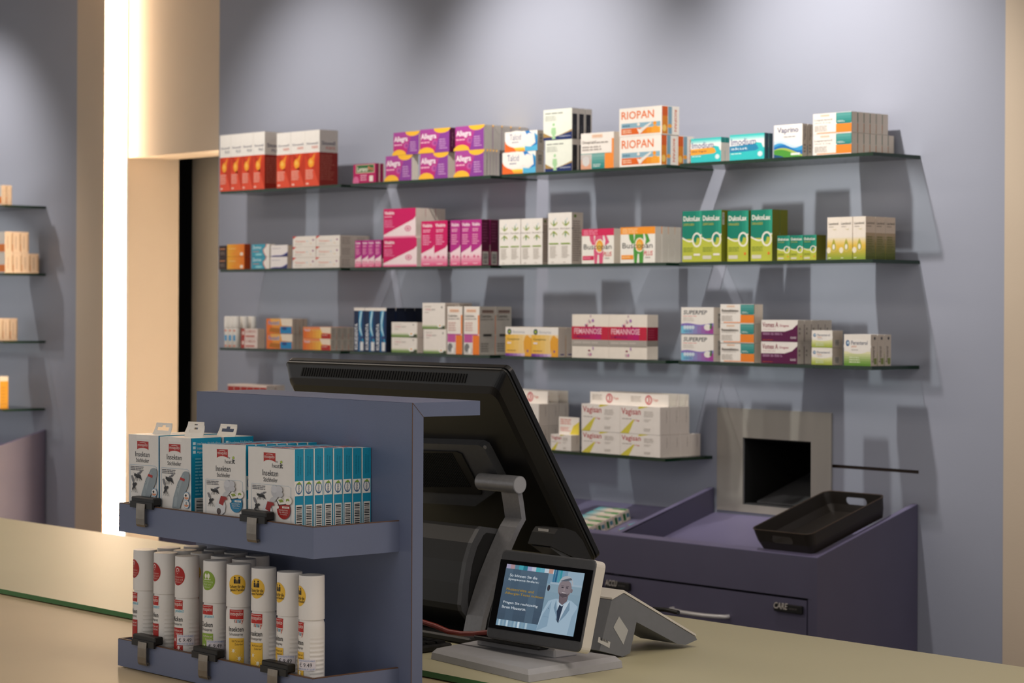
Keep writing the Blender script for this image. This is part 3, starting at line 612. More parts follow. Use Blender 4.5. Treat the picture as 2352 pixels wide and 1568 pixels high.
b = MB(); b.prism([onp(*p, nv, TL+nv*.036)-T0 for p in ((560, 992), (1112, 1010), (1124, 1016), (1130, 1026), (1164, 1092), (1150, 1118), (1105, 1150), (560, 1118))], tuple(nv*.016), GRYD); mp_ = b.build('mounting_plate', t)
b = MB(); b.prism([onp(*p, nv, TL+nv*.052)-T0 for p in ((560, 1022), (1050, 1035), (1062, 1040), (1108, 1128), (1106, 1134), (560, 1106))], tuple(nv*.003), BLKM)
for i in range(40): 
    x0 = 880+4*i; e = x0+44; 
    b.prism([onp(*p, nv, TL+nv*.055)-T0 for p in ((x0, 1040), (x0+1.6, 1040), (e+1.6, 1118), (e, 1118))], tuple(nv*.001), VOID)
b.build('vent_cover', mp_)
b = MB(); c0 = onp(1115, 1026, nv, TL+nv*.0525)-T0; b.tube([c0, c0+nv*.002], .0035, GRYM, 10); b.build('screw', mp_)
XA = onp(1195, 1113, nv, TL+nv*.067)[0]-.0475
hc_ = on(1192, 1113, 0, XA+.045)
b = MB(); b.tube([(XA+.047-T0[0], hc_[1]-T0[1], hc_[2]-T0[2]), (XA-T0[0]+.006, hc_[1]-T0[1], hc_[2]-T0[2])], .0150, GRYM, 24); b.build('hinge', t)
b = MB(); b.tube([(XA+.0055-T0[0], hc_[1]-T0[1], hc_[2]-T0[2]), (XA-.052-T0[0], hc_[1]-T0[1], hc_[2]-T0[2])], .0146, GRYM, 24); b.build('hinge_sleeve', t)
b = MB(); b.tube([(XA+.0471-T0[0], hc_[1]-T0[1], hc_[2]-T0[2]), (XA+.0476-T0[0], hc_[1]-T0[1], hc_[2]-T0[2])], .0138, mat('hinge_cap_metal', '#a3a3a6', .45, metal=.2), 24); b.build('end_cap', t)
pts = [on(*p, 0, XA)-T0 for p in ((1150, 1122), (1156, 1160), (1160, 1187), (1148, 1207), (1134, 1238), (1118, 1275), (1100, 1320), (1084, 1370), (1072, 1410), (1064, 1450), (1062, 1482))]
pts = [Vector((p[0], p[1], max(p[2], .0125))) for p in pts]
off = []
for i, p in enumerate(pts):
    tv = (pts[min(i+1, len(pts)-1)]-pts[max(i-1, 0)]).normalized(); off.append(p+Vector((0, -tv[2], tv[1]))*.010)
b = MB()
for i in range(len(pts)-1): b.prism([pts[i], pts[i+1], off[i+1], off[i]], (.042, 0, 0), GRYM)
b.build('arm', t)
b = MB(); fy = pts[-1][1]+T0[1]
b.box(XA-.22-T0[0], XA+.042-T0[0], fy-.02-T0[1], fy+.18-T0[1], 0, .012, BLKM, bev=.003); b.build('foot_plate', t)
for (x0, x1, nm, mt) in ((.44, XA-.012, 'housing', BLKM), (XA-.012, XA-.002, 'side_rim', GRYD)):
    b = MB(); pp = [on(*p, 0, XA-.012)-T0 for p in ((1142, 1214), (1100, 1208), (1092, 1214), (1075, 1246), (1062, 1290), (1054, 1340), (1050, 1388), (1052, 1402), (1084, 1444), (1092, 1470), (1160, 1470), (1190, 1300))]
    pp = [Vector((p[0], p[1], max(p[2], .004))) for p in pp]; b.prism([(x0-T0[0], p[1], p[2]) for p in pp], (x1-x0, 0, 0), mt, smooth=False)
    if nm == 'side_rim': b.prism([(x1-T0[0]+.0002, (p[1]-pp[10][1])*.86+pp[10][1], (p[2]-.1)*.88+.1) for p in pp], (.0006, 0, 0), BLKM)
    b.build(nm, t)
tag(t, 'large black till monitor seen from behind on a grey arm', 'monitor')
# cable and flat cash drawer top behind the stand
cz = 1.055
b = MB(); b.tube([on(x, y, 1, -2.30+.0) for x, y in ((900, 1400), (940, 1415), (971, 1428), (1000, 1437), (1030, 1450), (1060, 1455), (1090, 1455), (1118, 1452), (1135, 1450))], .0042, mat('red_cable', '#7a2216', .4, noise=.05), 10); tag(b.build('cable'), 'dark red cable running behind the display stand', 'cable')
P0 = on(971, 1486, 2, 1.048); 
t = empty('keyboard', (.62, -2.345, 1.0405)); b = MB(); b.box(-.14, .205, -.02, .075, 0, .011, BLKM, bev=.003); b.build('keyboard_case', t)
b = MB()
for i in range(15):
    for j in range(4): b.box(-.13+.022*i, -.13+.022*i+.018, -.014+.021*j, -.014+.021*j+.017, .011, .0145, BLK)
b.build('key', t); tag(t, 'flat black keyboard lying on the counter behind the stand', 'keyboard')
# ------------------------------------------------------------------ customer display
t = empty('customer_display', (1.0, -2.27, 1.040)); T0 = Vector(t.location)
def bz(pts, z0, z1): return [Vector((p[0], p[1], z0))-T0 for p in pts], [Vector((p[0], p[1], z1))-T0 for p in pts]
A_ = [on(x, y, 2, 1.041) for x, y in ((990, 1512), (1214, 1566), (1430, 1532), (1112, 1482))]; A_[3] = Vector((.845, -2.205, 1.041)); cxm = sum((p[0] for p in A_))/4; cym = sum((p[1] for p in A_))/4
sh = lambda k: [(cxm+(p[0]-cxm)*k, cym+(p[1]-cym)*k) for p in A_]
b = MB(); b.loops([[Vector((*p, 1.0405))-T0 for p in sh(1)], [Vector((*p, 1.051))-T0 for p in sh(.99)], [Vector((*p, 1.058))-T0 for p in sh(.93)]], GRYP, smooth=False)
b.build('base', t)
b = MB(); q0, q1 = on(1092, 1497, 2, 1.056), on(1380, 1520, 2, 1.056)
b.box(.90-T0[0], 1.085-T0[0], -2.285-T0[1], -2.235-T0[1], 1.057-T0[2], 1.072-T0[2], GRYP, bev=.003); b.box(.915-T0[0], 1.07-T0[0], -2.305-T0[1], -2.245-T0[1], 1.070-T0[2], 1.079-T0[2], BLKM, bev=.003); b.build('neck', t)
YD = -2.312
BL = on(1115, 1463, 1, YD); BRr = on(1331, 1498, 1, YD); TLd = on(1155, 1262, 0, BL[0]); TRd = on(1368, 1284, 0, BRr[0])
ex = (BRr-BL); DW = ex.length; ex.normalize(); ez = ((TLd-BL)+(TRd-BRr))/2; DH = ez.length; ez.normalize(); en = ex.cross(ez).normalized()
if en[1] > 0: en = -en
def dp(x, z, o): return BL+ex*x+ez*z+en*o-T0
def rrd(i, c, r, n=4):
    P = []
    for cx, cz_, a0 in ((DW-i-r, i+r, -90), (DW-i-r, DH-i-r, 0), (i+r, DH-i-r, 90), (i+r, i+r, 180)):
        for k in range(n+1):
            a = math.radians(a0+90*k/n); P.append(dp(cx+r*math.cos(a), cz_+r*math.sin(a), c))
    return P
b = MB(); b.loops([rrd(.004, -.026, .008), rrd(0, -.022, .009), rrd(0, -.003, .009)], WHP, smooth=False, cap1=False); b.build('casing', t)
b = MB(); b.loops([rrd(0, -.003, .009), rrd(.0005, -.0005, .009), rrd(.0025, 0, .008)], GRYD, smooth=False, cap0=False); b.build('front_frame', t)
b = MB(); b.poly([dp(.002, .016, .0004), dp(DW-.002, .016, .0004), dp(DW-.002, DH-.016, .0004), dp(.002, DH-.016, .0004)], GLOSS)
b.build('black_glass', t)
def sm(h): return emis('screen_'+h.lstrip('#'), h, .48)
skin, coat = '#8d8186', '#a9c1d3'
S = [('r', 0, 0, 1, 1, '#7f9fb6')]
cols = ['#a9a4c0', '#b5959c', '#5f8a9e', '#4aa9b8', '#2f7f94', '#a7acd0', '#c4cbdc', '#55b4bf', '#6fb0c8', '#c9d6e2', '#c99a8c', '#d5e0ea']
S += [('r', i/18, .93, (i+1)/18, 1, c) for i, c in enumerate(cols)]
S += [('r', .62+.028*i, .80+.004*i, .645+.028*i, 1, c) for i, c in enumerate(['#3f7a9c', '#2d6489', '#55a0b4', '#3a9aa8', '#74a3c0'])]
S += [('r', .60, .77, 1, .80, '#a8bccb'), ('r', .80, .80, 1, 1, '#9db6c8'), ('g', .55, 0, 1, .77, '#7795aa', '#8fa9b9', 6)]
S += [('r', .03+.05*i, 0, .055+.05*i, .10, c) for i, c in enumerate(['#b9cfdc', '#93aebf', '#c3d8e6', '#8da9bc', '#a4becd', '#d0e2ec', '#88a6b8', '#b1c8d6'])]
S += [('g', .0, .10, .56, .93, '#46586a', '#54697c', 8), ('r', .10, .10, .2, .93, '#4c6073'), ('r', .36, .10, .46, .93, '#556a7d')]
S += [('p', [(.53, 0), (.56, .30), (.62, .50), (.70, .545), (.80, .56), (.90, .545), (.99, .47), (1.0, .30), (1.0, 0)], coat), ('p', [(.53, 0), (.58, .28), (.66, .50), (.66, .1)], '#8fabc0'), ('p', [(.92, 0), (.94, .3), (.99, .45), (1.0, 0)], '#93aec2'),
      ('p', [(.73, .53), (.78, .20), (.80, .20), (.88, .54), (.83, .48), (.78, .47)], '#c4d4e2'), ('p', [(.765, .46), (.80, .44), (.815, .47), (.805, .36), (.79, .17), (.755, .22), (.745, .35)], '#2d3a4f'),
      ('p', [(.715, .53), (.745, .36), (.775, .18), (.74, .30), (.70, .40)], '#7f9ab0'), ('p', [(.885, .54), (.84, .38), (.79, .18), (.86, .30), (.90, .40)], '#7f9ab0'),
      ('p', [(.74, .60), (.75, .50), (.80, .46), (.85, .53), (.855, .62)], '#73666c'), ('c', .795, .72, .085, .145, skin), ('c', .883, .70, .014, .032, '#7f747a'), ('p', arc(.80, .80, .088, .125, 0, 180, 12)+[(.715, .78), (.74, .84), (.80, .865), (.86, .85), (.882, .77)], '#b4b8bf'),
      ('p', [(.72, .83), (.78, .87), (.85, .90), (.87, .87), (.80, .84)], '#5e6672'), ('p', [(.728, .66), (.745, .60), (.79, .575), (.84, .60), (.862, .66), (.84, .635), (.79, .65), (.75, .635)], '#5a5157'),
      ('c', .765, .738, .016, .009, '#2d2a33'), ('c', .822, .738, .016, .009, '#2d2a33'), ('r', .745, .758, .783, .765, '#4b454d'), ('r', .804, .758, .842, .765, '#4b454d'), ('p', [(.79, .745), (.80, .69), (.782, .69)], '#a39498'), ('p', arc(.793, .665, .03, .018, 200, 340, 6), '#d8cdd0'),
      ('c', .64, .38, .004, .012, '#4e6272'), ('r', .59, .24, .66, .245, '#7f9ab0'), ('c', .595, .70, .018, .05, '#3b3a44')]
S += [('t', 'So können Sie die', .07, .805, .43, .85, '#dfe7ee', .6), ('t', 'Symptome lindern:', .06, .735, .46, .78, '#dfe7ee', .6), ('t', 'Hustenreize und', .06, .58, .42, .625, '#b08a1e', .8), ('t', 'Allergie-Tests nutzen', .05, .505, .55, .555, '#b08a1e', .8), ('t', 'Fragen Sie rechtzeitig', .05, .355, .50, .405, '#dfe7ee', .6), ('t', 'Ihren Hausarzt.', .045, .285, .36, .33, '#dfe7ee', .6)]
sx0, sx1, sz0, sz1 = DW*.088, DW*.912, DH*.155, DH*.842
b = MB(); emit(b, S, lambda x, z, o: dp(sx0+x, sz0+z, .0006+o), sx1-sx0, sz1-sz0, mf=sm, eps=.00002); b.build('lit_screen', t)
tag(t, 'small tilted customer display showing a man in a white coat', 'screen')
# scanner on the counter behind the display
t = empty('hand_scanner', (.0, 0, 0)); XS = .93
pr = [on(*p, 0, XS) for p in ((1264, 1254), (1274, 1226), (1282, 1214), (1300, 1213), (1322, 1221), (1338, 1240), (1362, 1290), (1340, 1290))]
T0 = Vector((XS, pr[0][1], 1.040)); t.location = T0
b = MB(); b.prism([p-T0 for p in pr], (-.055, 0, 0), BLKM); b.build('head', t)
b = MB(); p1 = on(1270, 1254, 0, XS-.004)-T0; p2 = on(1345, 1300, 0, XS-.004)-T0
b.prism([p1, p2, p2+Vector((0, 0, -.012)), p1+Vector((0, -.006, -.002))], (-.046, 0, 0), GRYD); b.build('grip', t)
pf = pr[1].lerp(pr[2], .4); b = MB(); b.box(-.042, -.018, pf[1]-T0[1]-.0012, pf[1]-T0[1]-.0004, pf[2]-T0[2]-.002, pf[2]-T0[2]+.003, ink('#c8c4be')); b.build('white_label', t)
b = MB(); b.box(-.04, -.015, .03, .06, 0, pr[-1][2]-1.04+.02, BLKM, bev=.003); b.box(-.06, .0, .01, .09, 0, .01, BLKM, bev=.002); b.build('cradle', t)
tag(t, 'glossy black hand scanner resting behind the customer display', 'scanner')
# card terminal
XC = 1.06
pr = [on(*p, 0, XC) for p in ((1432, 1362), (1598, 1462), (1601, 1469), (1574, 1481), (1555, 1478), (1462, 1428), (1447, 1500), (1430, 1508), (1377, 1494), (1405, 1378))]
T0 = Vector((XC-.04, pr[5][1], 1.0405)); t = empty('card_terminal', T0)
cl = lambda p: Vector((p[0], p[1], max(p[2], 1.0410)))-T0
b = MB(); q = [cl(p) for p in pr]; b.prism([q[0], q[1], q[2], q[3], q[4], q[5]], (-.085, 0, 0), GRYT); b.build('keypad_unit', t)
b = MB(); b.prism([q[0], q[5], q[6], q[7], q[8], q[9]], (-.085, 0, 0), GRYT); st_ = b.build('stand_leg', t)
b = MB(); up = Vector((0, 0, .0022)); b.prism([q[9]+Vector((.001, 0, .001)), q[0]+Vector((.001, 0, .001)), q[1]+Vector((.001, 0, .001)), q[1]+Vector((.001, 0, .0045)), q[0]+Vector((.001, 0, .005)), q[9]+Vector((.001, 0, .004))], (-.087, 0, 0), WHP); b.build('upper_cover', t)
b = MB(); XO = XC+.0004-T0[0]
def sp(x, y): p = on(x, y, 0, XC+.0005)-T0; return p
b.poly([sp(1422, 1415), sp(1443, 1447), sp(1432, 1480), sp(1409, 1440)], ink('#b9b9b6')); b.poly([sp(1375, 1462), sp(1402, 1474), sp(1400, 1488), sp(1373, 1474)], ink('#c9c7c2')); b.build('rating_label', st_)
b = MB(); 
emit(b, [('t', 'BSI', .35, .3, .8, .8, '#2b2c30', 1), ('r', .08, .25, .28, .85, '#3a3b40')], lambda x, z, o: (sp(1377+x, 1471+x*.42-z)+Vector((.0004+o, 0, 0))), 24, 10); b.build('rating_print', st_)
tag(t, 'grey card payment terminal on an angled stand beside the display', 'card terminal')
b = MB(); b.tube([on(x, y, 2, 1.045) for x, y in ((1500, 1398), (1530, 1400), (1558, 1406))], .004, BLKM, 8); tag(b.build('rod'), 'short dark rod lying at the counter edge behind the card terminal', 'rod')  # dark rod of unknown use, its shape made up
# ------------------------------------------------------------------ medicine boxes on the wall shelves
INK = '#3b3c44'
P = {}
def rp(F, **k): return dict(F=F, **k)
def umbr(sub, sc, col):
    return dict(base='#f0ece6', side='#d8d0c6', F=[('r', 0, 0, 1, .60, '#d9431f'), ('p', [(0, .60), (.25, .60), (.45, .25), (.9, 0), (1, 0), (1, .6), (.9, .60), (.55, .28), (.15, .45)], '#c23516'), ('p', [(0, 0), (0, .33), (.62, .30), (1, 0)], '#e25033'), ('c', .42, .42, .20, .085, '#f7a52c'), ('p', [(.35, .46), (.72, .60), (.60, .44)], '#f2952a'), ('c', .40, .43, .10, .04, '#fcc255'),
        ('t', 'Sinuwell', .10, .745, .88, .785, '#5a5a72', .6), ('t', sub, .48, .67, .88, .715, sc, .8), ('l', .06, .12, .7, .30, 5, '#efb4a2'), ('r', .08, .03, .26, .06, '#f3c9ba')],
        S=[('r', 0, 0, 1, .60, '#9b2412'), ('t', 'Sinuwell', .12, .73, .85, .80, '#3a3a5c', 1), ('t', sub, .35, .65, .85, .70, sc, .8), ('l', .06, .1, .85, .56, 14, '#c0604c')])
P['sp'] = umbr('PLUS', '#5a5a72', 0); P['sf'] = umbr('FORTE', '#d8573a', 0)
P['lor'] = rp([('r', .12, .52, .93, .96, '#e8d9b8'), ('r', .14, .55, .91, .94, '#2f6a38'), ('t', 'Lorano', .18, .60, .64, .86, '#f0ead8', 2), ('t', 'Pro', .66, .62, .88, .86, '#e88a6a', 2), ('c', .12, .1, .14, .26, '#d66a98'), ('r', .72, .06, .88, .36, '#eee4dc'), ('l', .32, .1, .68, .45, 3, '#e7a9c2')], base='#b8175f', side='#8e0f45', S=[('r', .75, 0, 1, 1, '#d9c9bb')])
P['all'] = rp([('g', 0, 0, 1, 1, '#c2246e', '#a9479a', 6), ('p', [(1, 0), (1, .95), (.75, .95), (.60, .5), (.5, 0)], '#8a3f98'), ('p', arc(.22, 0, .28, .24, 180, 0), '#f5bb36'), ('p', arc(.75, 1, .28, .20, 180, 360), '#f5bb36'), ('t', 'Allegra', .03, .52, .56, .82, '#f6eef2', 2), ('l', .03, .40, .42, .50, 1, '#f1b8d0'), ('c', .50, .40, .09, .13, '#c05a9e'), ('c', .52, .40, .05, .08, '#9a3f90'), ('l', .66, .12, .94, .58, 5, '#c596c8')], base='#a9479a', side='#cfc7bd', top='#e0c26a')
P['allp'] = dict(P['all'], side='#56123f', S=[('tu', 'Allegra', .3, .2, .6, .8, '#a06a8c')])
P['tal'] = rp([('g', 0, 0, 1, .20, '#f2a13a', '#f2d24a', 3), ('p', [(0, 0), (.35, 0), (.3, .15), (.08, .5), (0, .55)], '#ee6a2a'), ('p', [(.62, 0), (1, 0), (1, .75), (.9, .9), (.94, .4), (.80, .22), (.62, .25)], '#57b4dc'), ('p', [(.62, 1), (.74, 1), (.86, .8), (.78, .72), (.68, .78)], '#2f7fc4'), ('p', [(.80, .22), (.94, .4), (.92, .85), (.98, .7), (1, .3)], '#2f80c0'), ('c', .36, .62, .36, .42, '#f5f0ea'), ('c', .76, .58, .13, .3, '#f3efe9'), ('t', 'Talcid', .15, .58, .50, .88, '#5a5f8a'), ('l', .22, .42, .48, .52, 1, '#8a8ca0')], base='#f3efe9', side='#bfb6ab', S=[('b', .2, .35, .8, .85)])
P['pan'] = rp([('p', wave(0, 1, lambda t: .13+.28*max(0, t-.35)**.9-.05*math.sin(t*3)+(.12*(1-t*3) if t < .33 else 0), 0), '#a9894f'), ('p', wave(0, 1, lambda t: .09+.26*max(0, t-.38)**1.0, 0), '#1c2f66'), ('c', .36, .50, .045, .05, '#a3cf9c'), ('p', [(.29, .40), (.43, .40), (.45, .22), (.40, .12), (.44, .03), (.30, .03), (.33, .12), (.27, .25)], '#a8d3a0'), ('l', .06, .84, .85, .90, 1, '#7a7f7a'), ('l', .06, .62, .55, .80, 3, '#b4b8ae'), ('t', 'heilapharm', .55, .07, .95, .14, '#c9cfe0', 1)], base='#e8ecdf', side='#d3ccc2', S=[('r', .08, .0, .80, .82, '#1d1c22'), ('tu', 'Pantoprazol', .3, .1, .55, .45, '#6a6a70')])
P['ome'] = rp([('r', 0, 0, 1, .42, '#f5efe8'), ('r', .0, .41, .92, .43, '#2f8a86'), ('g', .33, 0, .73, .41, '#2a8782', '#7fb0aa', 5), ('r', .73, 0, 1, .42, '#f6923a'), ('r', .94, .42, 1, .82, '#f6923a'), ('g', 0, 0, .32, .40, '#d9a184', '#c9c2bd', 3), ('c', .16, .22, .11, .14, '#d5d2d0'), ('r', .34, .86, .66, .95, '#f2cfb4'), ('t', 'ratiopharm', .37, .875, .63, .935, '#b9907a'), ('t', 'Omeprazol', .04, .68, .46, .79, '#8a827c', .5), ('l', .48, .69, .92, .76, 1, '#a8a09a'), ('l', .04, .5, .8, .65, 2, '#b3aba5'), ('l', .38, .04, .66, .14, 2, '#d6e6e2')], base='#f4eee6', side='#cfc3b6')
P['rio'] = rp([('t', 'RIOPAN', .05, .60, .82, .88, '#e8712a', 1.2), ('r', .05, .29, .97, .46, '#8db3c4'), ('r', .05, .06, .97, .28, '#e0651f'), ('h', .55, .06, .97, .28, '#e8861f', '#f7b63a', 4), ('c', .84, .40, .04, .07, '#f09a2a'), ('p', [(.76, .06), (.78, .26), (.82, .32), (.87, .32), (.93, .26), (.95, .06)], '#f2a438'), ('p', [(.46, .20), (.50, .09), (.78, .42), (.74, .45)], '#e9e3da'), ('p', [(.42, .26), (.50, .22), (.55, .12), (.48, .06)], '#efe9e0'), ('l', .08, .32, .30, .42, 1, '#5a86a0'), ('l', .08, .10, .36, .24, 2, '#f6d3b4'), ('c', .46, .40, .035, .055, '#e9e3da')], base='#f5efe6', side='#ece4da', S=[('r', .02, .02, .34, .98, '#d9821f'), ('r', .02, .65, .34, .98, '#d15a1a'), ('c', .15, .22, .12, .12, '#f1c765'), ('r', .36, .02, .58, .98, '#7fa3b4'), ('c', .46, .3, .12, .07, '#f0a43a'), ('tv', 'RIOPAN', .72, .12, .86, .88, '#d8683a', 1)])
def imo(line, lc, sub, side, S):
    return rp([('g', 0, .72, 1, 1, '#eef4f2', '#39c4c0', 4), ('r', 0, .45, 1, .78, '#f2f3ee'), ('p', [(0, .55), (0, 0), (1, 0), (1, .35), (.92, .62), (.78, .66), (.6, .55)], '#34c3c4'), ('p', [(0, .55), (0, .30), (.74, .34), (.84, .40), (.78, .56), (.70, .60)], lc), ('t', 'Imodium', .04, .58, .76, .84, '#2d3f86', .6), ('t', sub, .04, .40, .52, .50, '#2c2e4a' if lc[1] == 'f' else '#e7f0f2', .5), ('l', .04, .22, .42, .28, 1, '#d8f3f1'), ('c', .88, .2, .07, .1, '#d9ecee')], base='#39c4c0', side=side, S=S)
P['im1'] = imo('', '#f6a93c', 'akut lingual', '#cfcac2', [('r', 0, .78, 1, 1, '#1f8a84')]); P['im2'] = imo('', '#2a86b0', 'akut', '#2d4a58', [('r', .0, .0, .3, 1, '#3f6a70')])
P['vap'] = rp([('p', wave(0, 1, lambda t: .50-.14*t+.05*math.sin(t*6), 0), '#cfe2ee'), ('p', wave(0, 1, lambda t: .36+.09*math.sin(t*6+.3)*(1-.3*t)-.02*t, 0), '#3f9fd4'), ('p', wave(0, 1, lambda t: .34+.07*math.sin(t*6-.4)-.10*t, 0), '#1f6fb8'), ('p', wave(0, 1, lambda t: .16+.13*math.sin(t*3.4+.6), 0), '#a9bf5a'), ('p', wave(0, 1, lambda t: .12+.12*math.sin(t*3.4+.9), 0), '#4f9a3a'), ('p', [(0, 0), (0, .1), (.3, .03), (.35, 0)], '#1f4f7a'), ('r', .6, .05, .92, .12, '#e8efe4'), ('t', 'Vaprino', .12, .70, .86, .92, '#45487a', .6), ('l', .35, .60, .86, .65, 1, '#a0a0a8')], base='#f5f2ec', side='#c9bfb3', S=[('tu', 'Vaprino', .3, .50, .7, .94, '#4a4650', 1), ('l', .3, .1, .7, .4, 3, '#8a8078')])
def rat(name, l2): return rp([('r', .60, .50, 1, .98, '#2f8f8a'), ('g', .62, .45, .99, .95, '#2b8681', '#5aa39d', 4), ('r', .60, .06, 1, .45, '#f58a30'), ('r', .10, .03, 1, .07, '#f58a30'), ('r', .19, .84, .43, .94, '#f3d7c0'), ('t', 'ratiopharm', .21, .855, .41, .925, '#c09880'), ('t', name, .04, .62, .50, .74, '#9a9088', .5), ('t', l2, .04, .50, .46, .58, '#a8a09a'), ('l', .04, .12, .45, .42, 4, '#c4bcb4'), ('l', .64, .52, .84, .62, 2, '#d9ebe8')], base='#f4efe8', side='#c8b9a8', S=[('r', .0, .0, .06, 1, '#a5977f')])
P['lop'] = rat('Loperamid', 'akut 2 mg'); P['rei'] = rat('Reisetabletten', 'Dimenhydrinat 50 mg')
P['rei']['F'] = P['rei']['F']+[('t', 'Reisetabletten', .05, .60, .55, .74, '#6a645e', .8)]
P['nic'] = rp([('l', .1, .62, .9, .80, 1, '#d08a5a'), ('l', .15, .2, .85, .5, 3, '#8a7a70')], base='#3a2620', side='#3a2620')
P['ora'] = rp([('h', 0, 0, 1, 1, '#f5b02c', '#e87a1c', 8), ('p', [(.2, .2), (.9, .1), (.7, .5)], '#f09428'), ('c', .84, .20, .09, .14, '#f7e6d4'), ('l', .1, .6, .6, .7, 1, '#fbd48a')], base='#f09428', side='#8a2d08', S=[('r', 0, 0, .85, 1, '#a03a0a')])
P['zov'] = rp([('p', [(0, 0), (.82, 0), (.70, .3), (.66, .55), (.82, .8), (.84, 1), (0, 1)], '#d9614a'), ('p', [(0, 0), (.78, 0), (.66, .3), (.62, .55), (.78, .8), (.80, 1), (0, 1)], '#3f9fb8'), ('t', 'Zovirax', .05, .62, .55, .88, '#dcecee', 1), ('l', .08, .35, .5, .45, 1, '#e08a6a'), ('c', .4, .16, .2, .1, '#8fd0da')], base='#efe9e2')
P['nav'] = rp([('p', wave(0, 1, lambda t: .06+.32*t*t+.05*math.sin(t*7), 0), '#8f88c4'), ('p', wave(0, 1, lambda t: .02+.30*t*t+.05*math.sin(t*7), 0), '#2a2f6a'), ('l', .08, .68, .72, .76, 1, '#a8a2b4')], base='#f2ecea', side='#cfc6bd')
P['the'] = rp([('p', [(0, .75), (0, 1), (.16, 1)], '#d9432f'), ('t', 'Thermacare', .10, .44, .55, .60, '#e2775a', 1), ('c', .62, .52, .02, .05, '#8ac0d8'), ('c', .88, .62, .035, .08, '#9a5a8a'), ('l', .1, .15, .5, .35, 2, '#d9d2ca'), ('c', .78, .3, .02, .04, '#e6b45a')], base='#f3ece4', side='#c6bbb2', S=[('l', .15, .15, .85, .85, 4, '#b0a49c')])
def viv(c1, kind):
    if kind == 'wide': return rp([('p', [(0, 0), (1, 0), (1, .70), (0, .10)], '#f3dfe2'), ('g', .0, .0, 1, .08, '#e2608c', '#efa8bf', 3), ('p', [(0, 1), (1, 1), (1, .72), (.92, .62), (0, .12)], c1), ('t', 'Vividrin', .03, .80, .33, .92, '#f8eef2', 2), ('l', .03, .70, .32, .76, 1, '#f1b6cc'), ('l', .03, .36, .35, .64, 5, '#e280a8'), ('c', .76, .32, .10, .10, '#d9809c'), ('c', .76, .32, .07, .07, '#f0d0d8'), ('c', .76, .32, .04, .045, '#d9809c')], base='#f1dcdf', side='#ddd0c4')
    return rp([('g', 0, 0, 1, .25, '#e2608c', '#f3cfd8', 5), ('p', [(0, 1), (1, 1), (1, .46), (.85, .40), (0, .28)], c1), ('t', 'Vividrin', .08, .86, .84, .94, '#f8eef2', 2), ('l', .14, .74, .86, .82, 2, '#f1b6cc'), ('l', .12, .46, .8, .70, 5, '#e9a0bf'), ('c', .32, .20, .10, .035, '#d9688e'), ('c', .70, .19, .09, .03, '#d9688e'), ('l', .2, .03, .8, .06, 1, '#f6dde4')], base='#f3d8de', side='#7a1440', top='#e8648c', S=[('r', .05, .34, .95, .98, '#5e1238'), ('l', .15, .5, .85, .94, 7, '#8a3a62'), ('b', .15, .02, .85, .30)])
P['vw'] = viv('#cf0f62', 'wide'); P['vt'] = viv('#cf0f62', 't'); P['vp'] = viv('#b52a88', 't')
leafs = []
for cz0, sg in ((.76, 1), (.62, -1)):
    for dx, dz, c in ((-.20, .07, '#a3ad3a'), (-.10, .03, '#a3ad3a'), (0, .11, '#3f8f4a'), (.10, .03, '#a3ad3a'), (.22, .07, '#a3ad3a')):
        leafs.append(('p', [(.48, cz0-.03*sg), (.48+dx-.05, cz0+sg*dz*.5), (.48+dx*1.4, cz0+sg*dz), (.48+dx+.06, cz0+sg*dz*.35)], c))
P['ibe'] = rp(leafs+[('p', [(.56, .85), (.66, .91), (.62, .86)], '#7db6d6'), ('t', 'Iberogast', .08, .675, .90, .705, '#8a8078', .8), ('r', .10, .385, .88, .41, '#8aa83a'), ('l', .16, .12, .82, .36, 7, '#cfc8c0'), ('l', .3, .02, .6, .05, 1, '#c0b8b0')], base='#f2ede6', side='#b9aba2', S=[('c', .3, .93, .12, .03, '#6f8a3a'), ('l', .1, .05, .9, .85, 18, '#a3958d'), ('c', .06, .69, .05, .015, '#3a3a3a')])
def bus(c1, c2, body):
    return rp([('r', 0, .80, 1, 1, c1), ('l', .05, .82, .62, .97, 3, mixh(c1, '#ffffff', .5)), ('p', [(.24, .80), (.38, .80), (.40, .55), (.34, .52), (.26, .66)], body), ('p', [(.42, .80), (.66, .80), (.68, .45), (.66, 0), (.55, 0), (.54, .25), (.50, .25), (.48, 0), (.40, 0), (.38, .35)], body), ('p', [(.70, .80), (.78, .80), (.86, .60), (.72, .50), (.74, .66)], body), ('c', .56, .50, .14, .20, '#f3ead8'), ('c', .56, .50, .11, .17, '#f2a63a'), ('c', .55, .49, .06, .10, '#e8c45a'), ('t', 'Buscopan', .06, .36, .93, .56, '#3a3a3c', 0), ('t', 'PLUS', .68, .20, .94, .33, '#d9484a', .5, .2), ('r', .03, .10, .38, .22, c1), ('l', .06, .13, .34, .19, 1, mixh(c1, '#ffffff', .5)), ('l', .72, .12, .92, .18, 1, '#b8b0a8')], base='#f3efe6', side='#cfc2b4' if c1 == '#d8275a' else '#c3bdb2')
P['bu1'] = bus('#d8275a', 0, '#dd5a80'); P['bu2'] = bus('#f79a2a', 0, '#4f9a3c')
